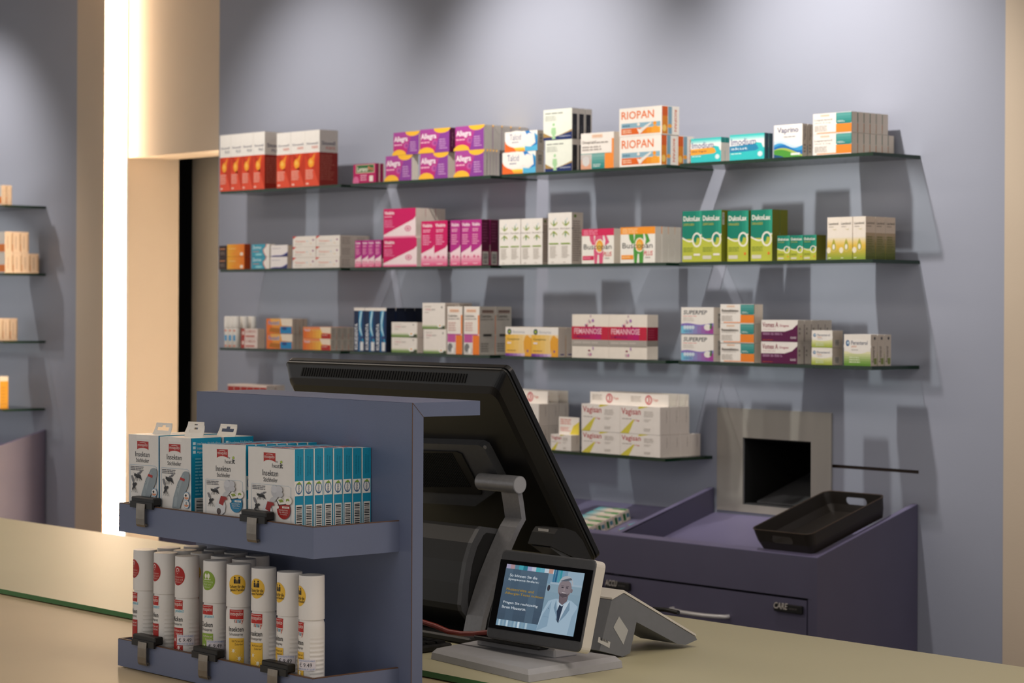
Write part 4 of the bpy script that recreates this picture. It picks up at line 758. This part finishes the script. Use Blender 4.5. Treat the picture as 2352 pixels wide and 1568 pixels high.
def dul(pill): return rp([('r', 0, .45, 1, 1, '#0f7f6a'), ('h', .55, .5, 1, 1, '#0f7f6a', '#2a9a80', 3), ('p', [(0, .48)]+[(t/12, .46+.055*math.sin(t/12*5.0+2.6)+.03*t/12) for t in range(13)]+[(1, 0), (0, 0)], '#f0ece0'), ('p', [(0, .45)]+[(t/12, .43+.055*math.sin(t/12*5.0+2.6)+.03*t/12) for t in range(13)]+[(1, 0), (0, 0)], '#bcc244'), ('c', .75, .43, .24, .145, '#f0ece0'), ('c', .75, .43, .17, .11, '#bcc244'), ('p', arc(.75, .44, .165, .10, 20, 200)+[(.68, .36), (.74, .42)], '#0f7f6a'), ('c', .80, .43, .06, .045, '#bcc244'), ('t', 'DulcoLax', .06, .80, .92, .90, '#f3f0e8', 2), ('t', 'DRAGEES', .06, .71, .56, .755, '#b8b84a', 1), ('l', .06, .19, .70, .29, 3, '#8a9a38'), ('r', .06, .05, .50, .12, '#d8d4c0')]+([('c', .85, .15, .05, .028, '#e8762a')] if pill else [('r', .60, .12, .92, .16, '#efeae0')]), base='#bcc244', side='#6f7420', top='#9a9a40', S=[('b', .1, .72, .3, .95)] if not pill else [])
P['du1'] = dul(0); P['du1']['F'] = [o if not (o[0] == 't' and o[1] == 'DRAGEES') else ('t', 'ZÄPFCHEN', .06, .71, .60, .765, '#b8b84a', 1) for o in P['du1']['F']]; P['du2'] = dul(1)
drop = lambda k: [(.52, .50)]+[(.52+.17*k*math.cos(math.radians(a)), .30+.09*k*math.sin(math.radians(a))) for a in range(30, -211, -20)]
P['lax'] = rp([('g', 0, .30, 1, .55, '#e8c24f', '#f1e8da', 6), ('g', 0, 0, 1, .30, '#8fa53a', '#e2c04c', 6), ('c', .12, .22, .16, .07, '#f3ead2'), ('p', drop(1.25), '#e2c86a'), ('p', drop(1), '#a8a838'), ('c', .52, .30, .10, .065, '#f4efe0'), ('t', 'Laxoberal', .12, .82, .88, .88, '#6a645c', .8), ('l', .14, .76, .62, .785, 1, '#a39a90'), ('p', arc(.60, .74, .16, .03, 200, 330, 8)+arc(.60, .735, .16, .035, 330, 200, 8), '#cfc48a'), ('r', .1, .03, .3, .05, '#e6ecc8')], base='#f3e9dc', side='#bfa58c', S=[('g', 0, 0, 1, .62, '#55601f', '#b39c7c', 8), ('t', 'Laxoberal', .10, .82, .90, .88, '#4a423a', 1), ('l', .12, .76, .7, .79, 1, '#7a6a5a'), ('l', .15, .12, .85, .55, 8, '#6f6f34')])
P['ilo'] = rp([('r', 0, 0, .22, 1, '#b53a30'), ('c', .12, .55, .07, .22, '#e8d2c8'), ('t', 'ILOMEDIN', .28, .58, .88, .86, '#c98a80', .6), ('r', .28, .14, .82, .30, '#c4685c')], base='#efdcd4', side='#c4b2a6')
P['fen'] = rp([('g', 0, 0, 1, 1, '#e8862a', '#f6b860', 6), ('p', [(.0, 0), (.3, 0), (.15, 1), (0, 1)], '#f27a2c'), ('p', [(.1, .12), (.5, .05), (.55, .35), (.15, .4)], '#b8701c'), ('p', [(.55, 1), (1, 1), (1, .5), (.6, .55)], '#f5e6d2'), ('t', 'Fenistil', .08, .58, .50, .86, '#e8eef8', 2), ('t', 'Fenistil', .09, .60, .49, .84, '#4a62a8', .6), ('r', .54, .02, .98, .48, '#1f8ac4'), ('c', .70, .35, .10, .10, '#2a4a8a')], base='#f3dfc4', side='#c0b2a4', S=[('r', .42, 0, .46, 1, '#6a625a')])
P['fei'] = rp([('g', 0, 0, 1, 1, '#e8752a', '#f0905a', 4), ('h', .0, .0, .7, .8, '#e8702a', '#f7c44a', 6), ('p', [(.6, 1), (1, 1), (1, .45), (.7, .5)], '#f5e2cc'), ('t', 'Fenistil', .05, .62, .25, .86, '#e6dcf0', 1), ('t', 'Hydrocort', .27, .62, .60, .82, '#f0c48a'), ('r', .66, .02, .98, .42, '#b82a26'), ('t', '0,5%', .70, .24, .88, .38, '#f0d8c8', 1)], base='#f0905a', side='#bdb2a6', S=[('l', .15, .12, .85, .88, 6, '#a89e92')])
P['kuk'] = rp([('r', 0, .93, 1, 1, '#efe8e0'), ('h', .42, .0, 1, .93, '#0f5f94', '#0c2c58', 4), ('p', [(.52, .93), (.80, .93), (.70, .7), (.70, .5), (.95, .18), (.8, .22), (.5, .45), (.45, .7)], '#2a9ac8'), ('p', [(.62, .9), (.76, .93), (.60, .6), (.85, .28), (.52, .5), (.5, .7)], '#bfe2ee'), ('tu', 'KUKIDENTA', .08, .04, .36, .64, '#e4e8ee', 2), ('r', .60, .02, .90, .22, '#dfe2e4'), ('c', .72, .32, .14, .04, '#3a4a7a')], base='#12264a', side='#10182c', top='#e8e0d8', S=[('r', 0, .93, 1, 1, '#0c1222')])
def cys(tall):
    k = .55 if tall else 1
    return rp([('g', 0, 0, 1, .30*k, '#6a8a4a', '#e8e4d4', 5), ('r', 0, .02, 1, .14*k, '#7d9a58'), ('p', [(.72, 0), (.98, 0), (1, .2*k), (.85, .22*k)], '#3f4a34')]+[('c', .78+.075*math.cos(a), .24*k+.10*k*math.sin(a), .05, .065*k, '#f3f0ea') for a in (0, 1.05, 2.1, 3.14, 4.2, 5.2)]+[('c', .78, .24*k, .035, .05*k, '#f0a62a'), ('t', 'CYSTINOL', .12, .66 if not tall else .72, .38, .73 if not tall else .77, '#c97a86', .8), ('t', 'AKUT', .40, .66 if not tall else .72, .58, .73 if not tall else .77, '#8a8a86', .8), ('l', .12, .50 if not tall else .62, .32, .58 if not tall else .66, 1, '#c4bcb4'), ('c', .86, .84, .025, .04, '#8a8680'), ('l', .1, .84, .5, .90, 1, '#d4ccc4')], base='#f0e9e1', side='#c9bab0')
P['cy1'] = cys(0); P['cy2'] = cys(1); P['cy2']['S'] = [('tv', 'CYSTINOL', .2, .85, .8, .95, '#8a7468')][:0]+[('l', .1, .88, .9, .94, 1, '#a3907f')]
P['cet'] = rp([('r', .90, .42, 1, .82, '#f58a36'), ('r', 0, .40, .9, .425, '#b44a94'), ('r', .02, .25, .56, .40, '#c45aa0'), ('g', .02, .02, .56, .24, '#c9c6c4', '#e2dfdc', 2), ('c', .20, .14, .16, .09, '#7a7a7c'), ('c', .38, .08, .10, .06, '#efece8'), ('r', .58, 0, 1, .40, '#f4842e'), ('r', .16, .88, .78, .94, '#f3c9ac'), ('t', 'ratiopharm', .2, .89, .75, .93, '#b07a5a', .5), ('t', 'Cetirizin-', .06, .78, .70, .83, '#5a5652', .8), ('t', 'ratiopharm Saft', .06, .72, .80, .76, '#6a6662', .5), ('l', .08, .48, .7, .68, 4, '#dcb8b0')], base='#f3ebe2', side='#a39d95', top='#cabfae', S=[('r', .16, .86, .90, .93, '#9a8278'), ('t', 'ratiopharm', .2, .875, .86, .925, '#4a3a34', 1), ('t', 'Cetirizin-', .08, .77, .78, .83, '#35322f', 1), ('t', 'ratiopharm Saft', .08, .71, .86, .75, '#35322f', .8), ('r', .24, .38, .78, .43, '#45423e'), ('l', .1, .05, .7, .25, 4, '#8a847c')])
P['can'] = rp([('r', 0, .74, 1, 1, '#f3eee8'), ('h', 0, .08, 1, .74, '#f4bf4a', '#f6dcae', 6), ('h', 0, 0, .75, .09, '#7a3aa0', '#d8c0dc', 5), ('c', .15, .84, .08, .10, '#1f4a54'), ('c', .15, .84, .035, .05, '#b8c83a'), ('t', 'Bionorica', .29, .79, .74, .88, '#b0b4ba', .3), ('t', 'Canephron', .07, .53, .54, .62, '#7a6430', .8), ('r', .07, .42, .22, .48, '#f3e6e8'), ('p', [(.76, .66), (.84, .74), (.92, .66), (1, .62), (1, 0), (.74, 0), (.78, .3), (.72, .1), (.70, .5)], '#f0ab36'), ('c', .86, .18, .03, .045, '#6a3a9a'), ('l', .06, .16, .5, .22, 1, '#b88a4a')], base='#f5ddb0', side='#c9bab0', S=[('r', .3, .06, .8, .10, '#4a2f80')])
fd = []
rg = random.Random(3)
for i in range(26):
    a = rg.random()*6.28; r = rg.random()**.6; fd.append(('c', .49+.17*r*math.cos(a), .50+.46*r*math.sin(a), .014+.02*rg.random(), .018+.02*rg.random(), rg.choice(['#e58aa8', '#d84a80', '#8a2a4a', '#c9b4b8', '#a87ab8', '#f0b8c4'])))
P['fem'] = rp(fd+[('r', 0, .42, 1, .72, '#c5203f'), ('h', .2, .42, .8, .72, '#c4164c', '#b8106a', 4), ('r', 0, .29, 1, .42, '#aaa39b'), ('t', 'FEMANNOSE', .07, .55, .82, .68, '#f0c4ce', 1.2), ('t', 'D-MANNOSE', .07, .46, .50, .52, '#7a1a6a', .8), ('l', .06, .32, .9, .39, 1, '#c0b8b0')], base='#efe6da', side='#d6cabd', S=[('r', 0, .42, 1, .72, '#8f1230'), ('r', 0, .29, 1, .42, '#958e86'), ('l', .1, .46, .8, .68, 4, '#a83a52')])
P['sup'] = rp([('t', 'SUPERPEP', .07, .73, .80, .89, '#3a3f48', 1.5, .15), ('l', .06, .65, .6, .69, 1, '#e08a80'), ('l', .06, .47, .48, .63, 3, '#c9c0b8'), ('p', wave(0, 1, lambda t: .38+.03*math.sin(t*8), 0), '#8a7ac0'), ('h', 0, .02, 1, .30, '#7ac4de', '#a8449a', 8), ('c', .82, .26, .11, .12, '#eeeae4'), ('p', [(.88, .2), (.95, .2), (.95, .42), (.9, .4)], '#3f6a3a')]+[('c', .12+.085*i, .25, .045, .07, '#d2e2ee') for i in range(4)]+[('l', .08, .08, .42, .13, 1, '#3a7ab0')], base='#f0ebe4', side='#d5cbbf', S=[('b', .45, .2, .9, .8)])
P['vom'] = rp([('p', [(0, .46), (.65, .47), (.85, .58), (1, .82), (1, 0), (0, 0)], '#5c1246'), ('t', 'Vomex A', .03, .66, .47, .90, '#8a1f3a', 1.6), ('t', 'Dragees', .51, .66, .76, .80, '#a8405a', 1), ('l', .04, .54, .5, .60, 1, '#d8b8bc'), ('l', .04, .30, .75, .42, 2, '#b48aac'), ('l', .04, .05, .4, .1, 1, '#c0502a'), ('t', 'KLINGE', .81, .14, .96, .24, '#e6d8e0', 1.5)], base='#f2ece6', side='#b3a89c', S=[('l', .2, .3, .5, .7, 2, '#8a8076')])
def per(col, l2, big): return rp([('g', 0, 0, 1, .45, '#6a9a3a' if big else '#a8b848', '#e8e6b8', 6), ('c', .5, .62, .52, .24, '#f4efe8'), ('c', .14, .72, .07, .10, '#2a5f94'), ('c', .15, .73, .035, .05, '#cfe4ee'), ('t', 'Perenterol', .27, .67, .88, .80, '#5a6078', 1), ('t', l2, .28, .57, .48, .65, '#d98a5a', .8), ('l', .28, .48, .6, .53, 1, '#b8b4b0'), ('l', .2, .08, .7, .30, 3, '#dbe6c0')], base='#f2ece4', side='#a89c8e', S=[('b', .2, .1, .7, .48)] if not big else [('tu', 'Perenterol', .2, .12, .6, .62, '#5a5048', 1), ('r', .5, .05, .9, .25, '#7d8a4a'), ('c', .6, .88, .15, .05, '#4a4a50')])
P['pe1'] = per(0, 'forte', 0); P['pe2'] = per(0, 'junior', 1)
P['red'] = rp([('r', .02, 0, .98, .90, '#b3281c'), ('l', .1, .15, .9, .7, 3, '#c9584a')], base='#f0dccf', side='#cbbcb0', S=[('r', .3, .1, .4, .7, '#b86a5c')])
def vag(big): return rp([('p', [(.0, .0), (.22, 0), (.36, .50), (.33, .52)], '#d9cc4a'), ('p', [(.47, .90), (.72, 1), (.50, 1), (.45, .96)], '#ddd04f'), ('t', 'Vagisan', .03, .62 if big else .66, .52, .92, '#b8303a', .8), ('l', .05, .50, .36, .56, 1, '#b0a8a0'), ('t', '3 Tage', .36, .44, .49, .52, '#c84a44', 1), ('l', .60, .62, .90, .84, 4, '#c4bcb4'), ('l', .60, .45, .78, .56, 2, '#cfc8c0'), ('l', .60, .1, .82, .22, 2, '#c0b8b0')], base='#f0e9e2', side='#cfc2b8', S=[('tu', 'Vagisan', .62, .42, .75, .88, '#a3978c', .5)])
P['vag'] = vag(1)
P['yel'] = rp([('r', 0, 0, 1, 1, '#f3ede2')], base='#f3ede2', side='#dfa01c', S=[('l', .2, .1, .8, .7, 6, '#c98c18'), ('r', 0, .85, 1, 1, '#e6dccb')])
P['wht'] = rp([('l', .15, .55, .85, .8, 2, '#d08a60'), ('r', 0, .06, 1, .42, '#f5862e')], base='#f0e8de', side='#c4a88c', S=[('tu', 'ratiopharm', .25, .2, .5, .8, '#7a6450', .6), ('r', .85, .1, .97, .9, '#a8885f')])
COLW = {1: [''], 2: ['left', 'right'], 3: ['left', 'middle', 'right'], 4: ['leftmost', 'second', 'third', 'rightmost']}
LAYW = {1: [''], 2: ['lower', 'upper'], 3: ['bottom', 'middle', 'top']}
def rowword(r, n):
    if n == 1: return ''
    return ['front', 'second row back', 'third row back', 'fourth row back', 'fifth row back', 'sixth row back', 'seventh row back'][r]
used = set()
def stack(key, s, x0, x1, yt, xs, desc, nx=1, nz=1, ny=1, sb=.006, gap=0., base=None, zoff=0, card=None, cat='medicine box', name='medicine_box', yaw=0):
    """boxes on shelf s; x0..x1 and yt are where the photograph shows the front of the whole block, xs where its right side ends"""
    nys = ny if isinstance(ny, (tuple, list)) else [ny]*nz
    Y0 = -.19+sb; z0 = ZS[s]+.0004 if base is None else base
    A, B = on(x0, yt, 1, Y0), on(x1, yt, 1, Y0)
    w = (B[0]-A[0]-gap*(nx-1))/nx; h = (on(x0, yt, 1, Y0)[2]-z0)/nz; D = on(xs, yt, 0, B[0])[1]-Y0; d = D/max(nys)
    Pd = P[key]; k = (key, round(w, 4), round(d, 4), round(h, 4)); me = boxmesh(w-.0011, d-min(.0016, d*.06), h-.0006, Pd, name)
    cm = None; tot = nx*sum(nys); COLN = COLW.get(nx) or [f'number {i+1} from left' for i in range(nx)]
    if nx > 4: COLN = ['leftmost', 'second from left', 'third from left', 'fourth from left', 'fifth from left', 'rightmost'][:nx-1]+['rightmost']
    for i in range(nx):
        for j in range(nz):
            for r in range(nys[j]):
                jx = random.uniform(-.0003, .0003); jy = random.uniform(-.0012, .0006) if r == 0 else 0; ja = random.uniform(-.25, .25) if w < .12 else 0
                o = obj(name, me, None, (A[0]+i*(w+gap)+jx+.0003, Y0+r*d+jy, z0+j*h+.0002), (0, 0, math.radians(yaw+ja)))
                ex = ', '.join(q for q in (COLN[i], LAYW[nz][j], rowword(r, max(nys))) if q)
                L = desc+(f', {ex}' if ex else '')
                assert 4 <= len(L.replace(',', '').split()) <= 16, L
                assert L not in used, L
                used.add(L); tag(o, L, cat, desc.replace('box', 'boxes', 1).replace('pack', 'packs', 1) if tot > 1 else None)
                if card and (j == nz-1 or r >= nys[min(j+1, nz-1)]):
                    if cm is None:
                        c = MB(); ch = card; c.box(w*.0, w-.0006, d*.86, d*.86+.0012, 0, ch, ink('#efe8e0'))
                        emit(c, [('l', .08, .55, .75, .9, 3, '#d88a80'), ('l', .08, .15, .6, .42, 3, '#d88a80'), ('p', [(.55, 0), (.72, .5), (1, .75), (1, 0)], '#e6d24a')] if w < .1 else [('c', .50, .50, .085, .40, '#c23040'), ('c', .50, .50, .06, .29, '#efe8e0'), ('t', '3', .47, .26, .53, .74, '#c23040', 1.5), ('t', 'Tage', .60, .38, .74, .62, '#cf6a58', .8), ('l', .05, .3, .38, .8, 4, '#c4bab0')], lambda x, z, o_: (x, d*.86-o_, z), w-.0006, ch); cm = c.mesh('raised_card')
                    obj('raised_card', cm, o, (0, 0, h-.0006))
    return z0+nz*h
TS, S2, S3, S4 = 'on the top shelf', 'on the second shelf', 'on the third shelf', 'on the lowest shelf'
stack('sp', 0, 505, 609, 311, 655, 'red and white upright box at the top shelf left end', nx=4)
stack('sf', 0, 636, 735, 306, 778, 'tall red white box with orange word '+TS, nx=3)
stack('lor', 0, 812, 864, 378, 884, 'low magenta box with green panel '+TS, ny=2)
za = stack('all', 0, 886, 946, 359, 962, 'purple yellow allergy box, leftmost lower one '+TS)
stack('all', 0, 904, 963, 305, 979, 'purple yellow box atop the leftmost purple one', base=za, sb=.0065)
zb2 = stack('all', 0, 965, 1029, 353, 1046, 'purple yellow box, lower middle of the purple cluster')
stack('allp', 0, 965, 1033, 298, 1050, 'purple yellow box, upper middle with dark purple side', base=zb2, sb=.0062)
zc_ = stack('all', 0, 1046, 1112, 347, 1148, 'purple yellow box, lower right of the purple cluster', ny=5)
stack('all', 0, 1046, 1112, 291, 1214, 'purple yellow box, upper right of the purple cluster', ny=5, base=zc_)
zt = stack('tal', 0, 1154, 1231, 351, 1251, 'white orange blue box '+TS+' lower one')
stack('tal', 0, 1160, 1235, 304, 1252, 'white orange blue box '+TS+' upper one', base=zt)
zp = stack('pan', 0, 1252, 1314, 323, 1361, 'pale green navy box with dark side, lower', ny=3)
stack('pan', 0, 1248, 1314, 253, 1361, 'pale green navy box with dark side, upper', ny=3, base=zp)
stack('ome', 0, 1335, 1411, 307, 1440, 'white box with teal and orange corner '+TS, ny=2)
zr = stack('rio', 0, 1424, 1520, 315, 1595, 'white box with large orange lettering, lower', ny=2)
stack('rio', 0, 1423, 1521, 250, 1562, 'white box with large orange lettering, single upper one', base=zr)
stack('im1', 0, 1587, 1657, 319, 1676, 'turquoise box with orange band '+TS, ny=2)
stack('im2', 0, 1676, 1756, 310, 1776, 'turquoise box with blue band '+TS, ny=2)
stack('vap', 0, 1778, 1844, 288, 1868, 'white box with blue green waves '+TS, ny=2)
stack('lop', 0, 1868, 1957, 262, 2055, 'white teal orange box at the right shelf end', nz=2, ny=(7, 6))
# second shelf
stack('nic', 1, 503, 522, 564, 530, 'small dark brown box at second shelf left end', nz=2)
stack('ora', 1, 522, 562, 561, 577, 'orange box beside the dark brown ones', nz=2)
stack('zov', 1, 579, 620, 561, 634, 'teal and white box '+S2, nz=2)
stack('nav', 1, 622, 661, 563, 672, 'white box with navy wave '+S2, nz=2)
stack('the', 1, 673, 781, 543, 850, 'flat white box with small red word '+S2, nx=2, nz=3, ny=2)
stack('vp', 1, 816, 876, 552, 890, 'small purple pink upright box '+S2, nx=4)
zv = stack('vw', 1, 881, 958, 548, 1010, 'wide pink white box '+S2+' lower', ny=3)
stack('vw', 1, 881, 955, 480, 1024, 'wide pink white box '+S2+' upper', ny=3, base=zv)
stack('vt', 1, 968, 1029, 508, 1040, 'tall crimson box with white foot', nx=2, sb=.003)
stack('vp', 1, 1035, 1107, 506, 1146, 'tall violet pink box with barcode side', nx=3, ny=2, sb=.003)
stack('ibe', 1, 1147, 1247, 504, 1268, 'slim white box with green leaves, shorter group', nx=4)
stack('ibe', 1, 1259, 1314, 489, 1341, 'slim white box with green leaves, taller group', nx=2)
stack('bu1', 1, 1337, 1411, 526, 1430, 'white box with pink header and pink figure')
stack('bu2', 1, 1426, 1506, 522, 1566, 'white box with orange header and green figure', ny=4)
stack('du1', 1, 1567, 1658, 485, 1680, 'green yellow box with white curl, left pair', nx=2)
stack('du2', 1, 1671, 1774, 484, 1811, 'green yellow box with orange pill, right pair', nx=2, ny=2, gap=.008, sb=.020)
stack('du2', 1, 1786, 1876, 541, 1899, 'small green yellow box with white curl', nx=3, sb=.004)
stack('lax', 1, 1900, 1989, 499, 2058, 'cream green box with drop picture', nx=3, ny=3)
# third shelf
def roll(x, y, h, lab):
    t = empty('nasal_spray_bottle', (x, y, ZS[2]+.0004)); b = MB(); b.lathe([(.0105, 0), (.0115, .002), (.0115, h*.62), (.0100, h*.64)], ink('#e4e0da'), n=18, cap1=False)
    def mp(a, z, o): A = -math.pi/2-.2+(a-.012)/.0115; return ((.0116+o)*math.cos(A), (.0116+o)*math.sin(A), z)
    emit(b, [('r', .1, .22, .9, .40, '#4aa3d8'), ('r', .1, .03, .9, .08, '#e08a70'), ('r', .1, .52, .9, .57, '#e08a70')], mp, .024, h, curved=.004); b.build('body', t)
    b = MB(); b.lathe([(.0122, h*.64), (.0124, h*.66), (.0120, h-.003), (.0105, h)], ink('#eeeae4'), n=18); b.build('cap', t); tag(t, lab, 'bottle', 'small white bottles on the third shelf')
x5 = on(518, 780, 1, -.17)[0]
for i in range(3):
    for r in range(3): roll(x5+.017+.026*i, -.172+.034*r, .108, f'small white bottle on the third shelf, {["left","middle","right"][i]} column, {["front","second","third"][r]} row')
stack('ilo', 2, 554, 592, 754, 610, 'flat red white box beside the small bottles', nz=2, sb=.002)
stack('fen', 2, 612, 672, 731, 707, 'orange box with bright blue corner', nz=2, ny=2)
stack('fei', 2, 696, 760, 750, 815, 'orange box with dark red corner', nz=2, ny=4)
stack('kuk', 2, 813, 888, 706, 975, 'navy blue pack with vertical white letters', nx=3, ny=4)
stack('cy1', 2, 900, 959, 739, 974, 'low white box with daisy picture', nz=2)
zd = stack('cy2', 2, 973, 1026, 755, 1084, 'large white box with daisy picture, lower', ny=2)
stack('cy2', 2, 971, 1023, 695, 1085, 'large white box with daisy picture, upper', ny=2, base=zd)
stack('cet', 2, 1028, 1102, 703, 1176, 'tall white box with purple and orange foot', nx=2, ny=2, gap=.006, sb=.002)
stack('can', 2, 1161, 1283, 750, 1318, 'yellow white box with torso silhouette', nx=2, ny=2)
stack('fem', 2, 1314, 1487, 721, 1513, 'large white box with crimson band', nx=2)
stack('sup', 2, 1565, 1640, 705, 1662, 'white box with violet blue foot '+S3, nz=2)
stack('rei', 2, 1655, 1733, 698, 1754, 'white teal orange box in the stack of three', nz=3)
stack('vom', 2, 1749, 1833, 734, 1912, 'plum and white box '+S3, nz=2, ny=5)
stack('pe1', 2, 1865, 1913, 758, 1938, 'small white green box in front of plum boxes', nz=2, sb=-.0005)
stack('pe2', 2, 1939, 2001, 767, 2048, 'white green box at third shelf right end', ny=3)
# lowest shelf
stack('red', 3, 523, 613, 881, 655, 'small red white box '+S4, nx=6, nz=2, ny=2)
stack('vag', 3, 1080, 1238, 919, 1308, 'white box with raised card behind the monitor', nx=2, nz=2, ny=3, card=.036)
stack('vag', 3, 1266, 1313, 996, 1334, 'small white box with raised card '+S4, card=.05)
zl = stack('vag', 3, 1336, 1517, 988, 1610, 'large white yellow box, lower layer', nx=2, ny=4, card=None)
stack('vag', 3, 1336, 1517, 926, 1585, 'large white yellow box, upper layer', nx=2, ny=3, base=zl, card=.034)
# left bay
def lstack(key, s, x0, x1, yt, xs, desc, **k): stack(key, s, x0, x1, yt, xs, desc, **k)
lstack('wht', 0, -26, 4, 427, 28, 'beige sided box on the far left top shelf', ny=2)
zq = stack('wht', 1, -30, 12, 582, 90, 'orange white box far left second shelf, lower', ny=4)
stack('wht', 1, -30, 12, 533, 67, 'orange white box far left second shelf, upper', ny=3, base=zq)
lstack('wht', 2, -40, -8, 730, 41, 'beige sided box on the far left third shelf', ny=3)
lstack('yel', 3, -36, 0, 862, 20, 'yellow sided box on the far left lowest shelf')
# small packs lying in the sloping compartment
pk = MB(); w_, d_, h_ = .115, .0295, .030
def lm(x, y, z): return Vector((x, 0, 0))+eY*y+nS*z
vs = [lm(x, y, z) for z in (0, h_) for x, y in ((0, 0), (w_, 0), (w_, d_), (0, d_))]
pk.raw(vs, [(0, 3, 2, 1), (4, 5, 6, 7), (0, 1, 5, 4), (1, 2, 6, 5), (2, 3, 7, 6), (3, 0, 4, 7)], ink('#e8dccb'))
emit(pk, [('h', 0, 0, .45, 1, '#6fb8c4', '#e8dccb', 6), ('r', 0, .86, .5, .98, '#6a9aa8'), ('r', .55, .60, .98, .95, '#3f9a4a'), ('r', .50, .62, .75, .93, '#8ab88a')], lambda x, z, o: lm(x, z, h_+o), w_, d_)
emit(pk, [('r', .1, .1, .45, .8, '#2f7a3f'), ('r', .55, .3, .95, .7, '#5a8a98'), ('c', .3, .5, .15, .2, '#1f5f34')], lambda x, z, o: lm(w_+o, x, z), d_, h_)
pm = pk.mesh('plaster_pack')
fz = lambda y: 1.0284+SL*y
for i in range(6):
    y = -.112-.0325*(i+1)+.004
    tag(obj('plaster_pack', pm, None, (-1.052, y, fz(y)+.0004)), 'long white green pack on the cabinet slope, '+['rearmost', 'second from back', 'third from back', 'fourth from back', 'fifth from back', 'front'][i], 'pack', 'white green packs lying in the cabinet')
for i in range(3):
    y = -.150-.037*(i+1)
    o = obj('plaster_pack', pm, None, (-.865, y, fz(y)+.0004)); o.scale = (.9, 1.1, .55)
    tag(o, 'thin teal white pack beside the cabinet divider, '+['rear', 'middle', 'front'][i], 'pack', 'thin packs beside the divider')
finish_cabs()
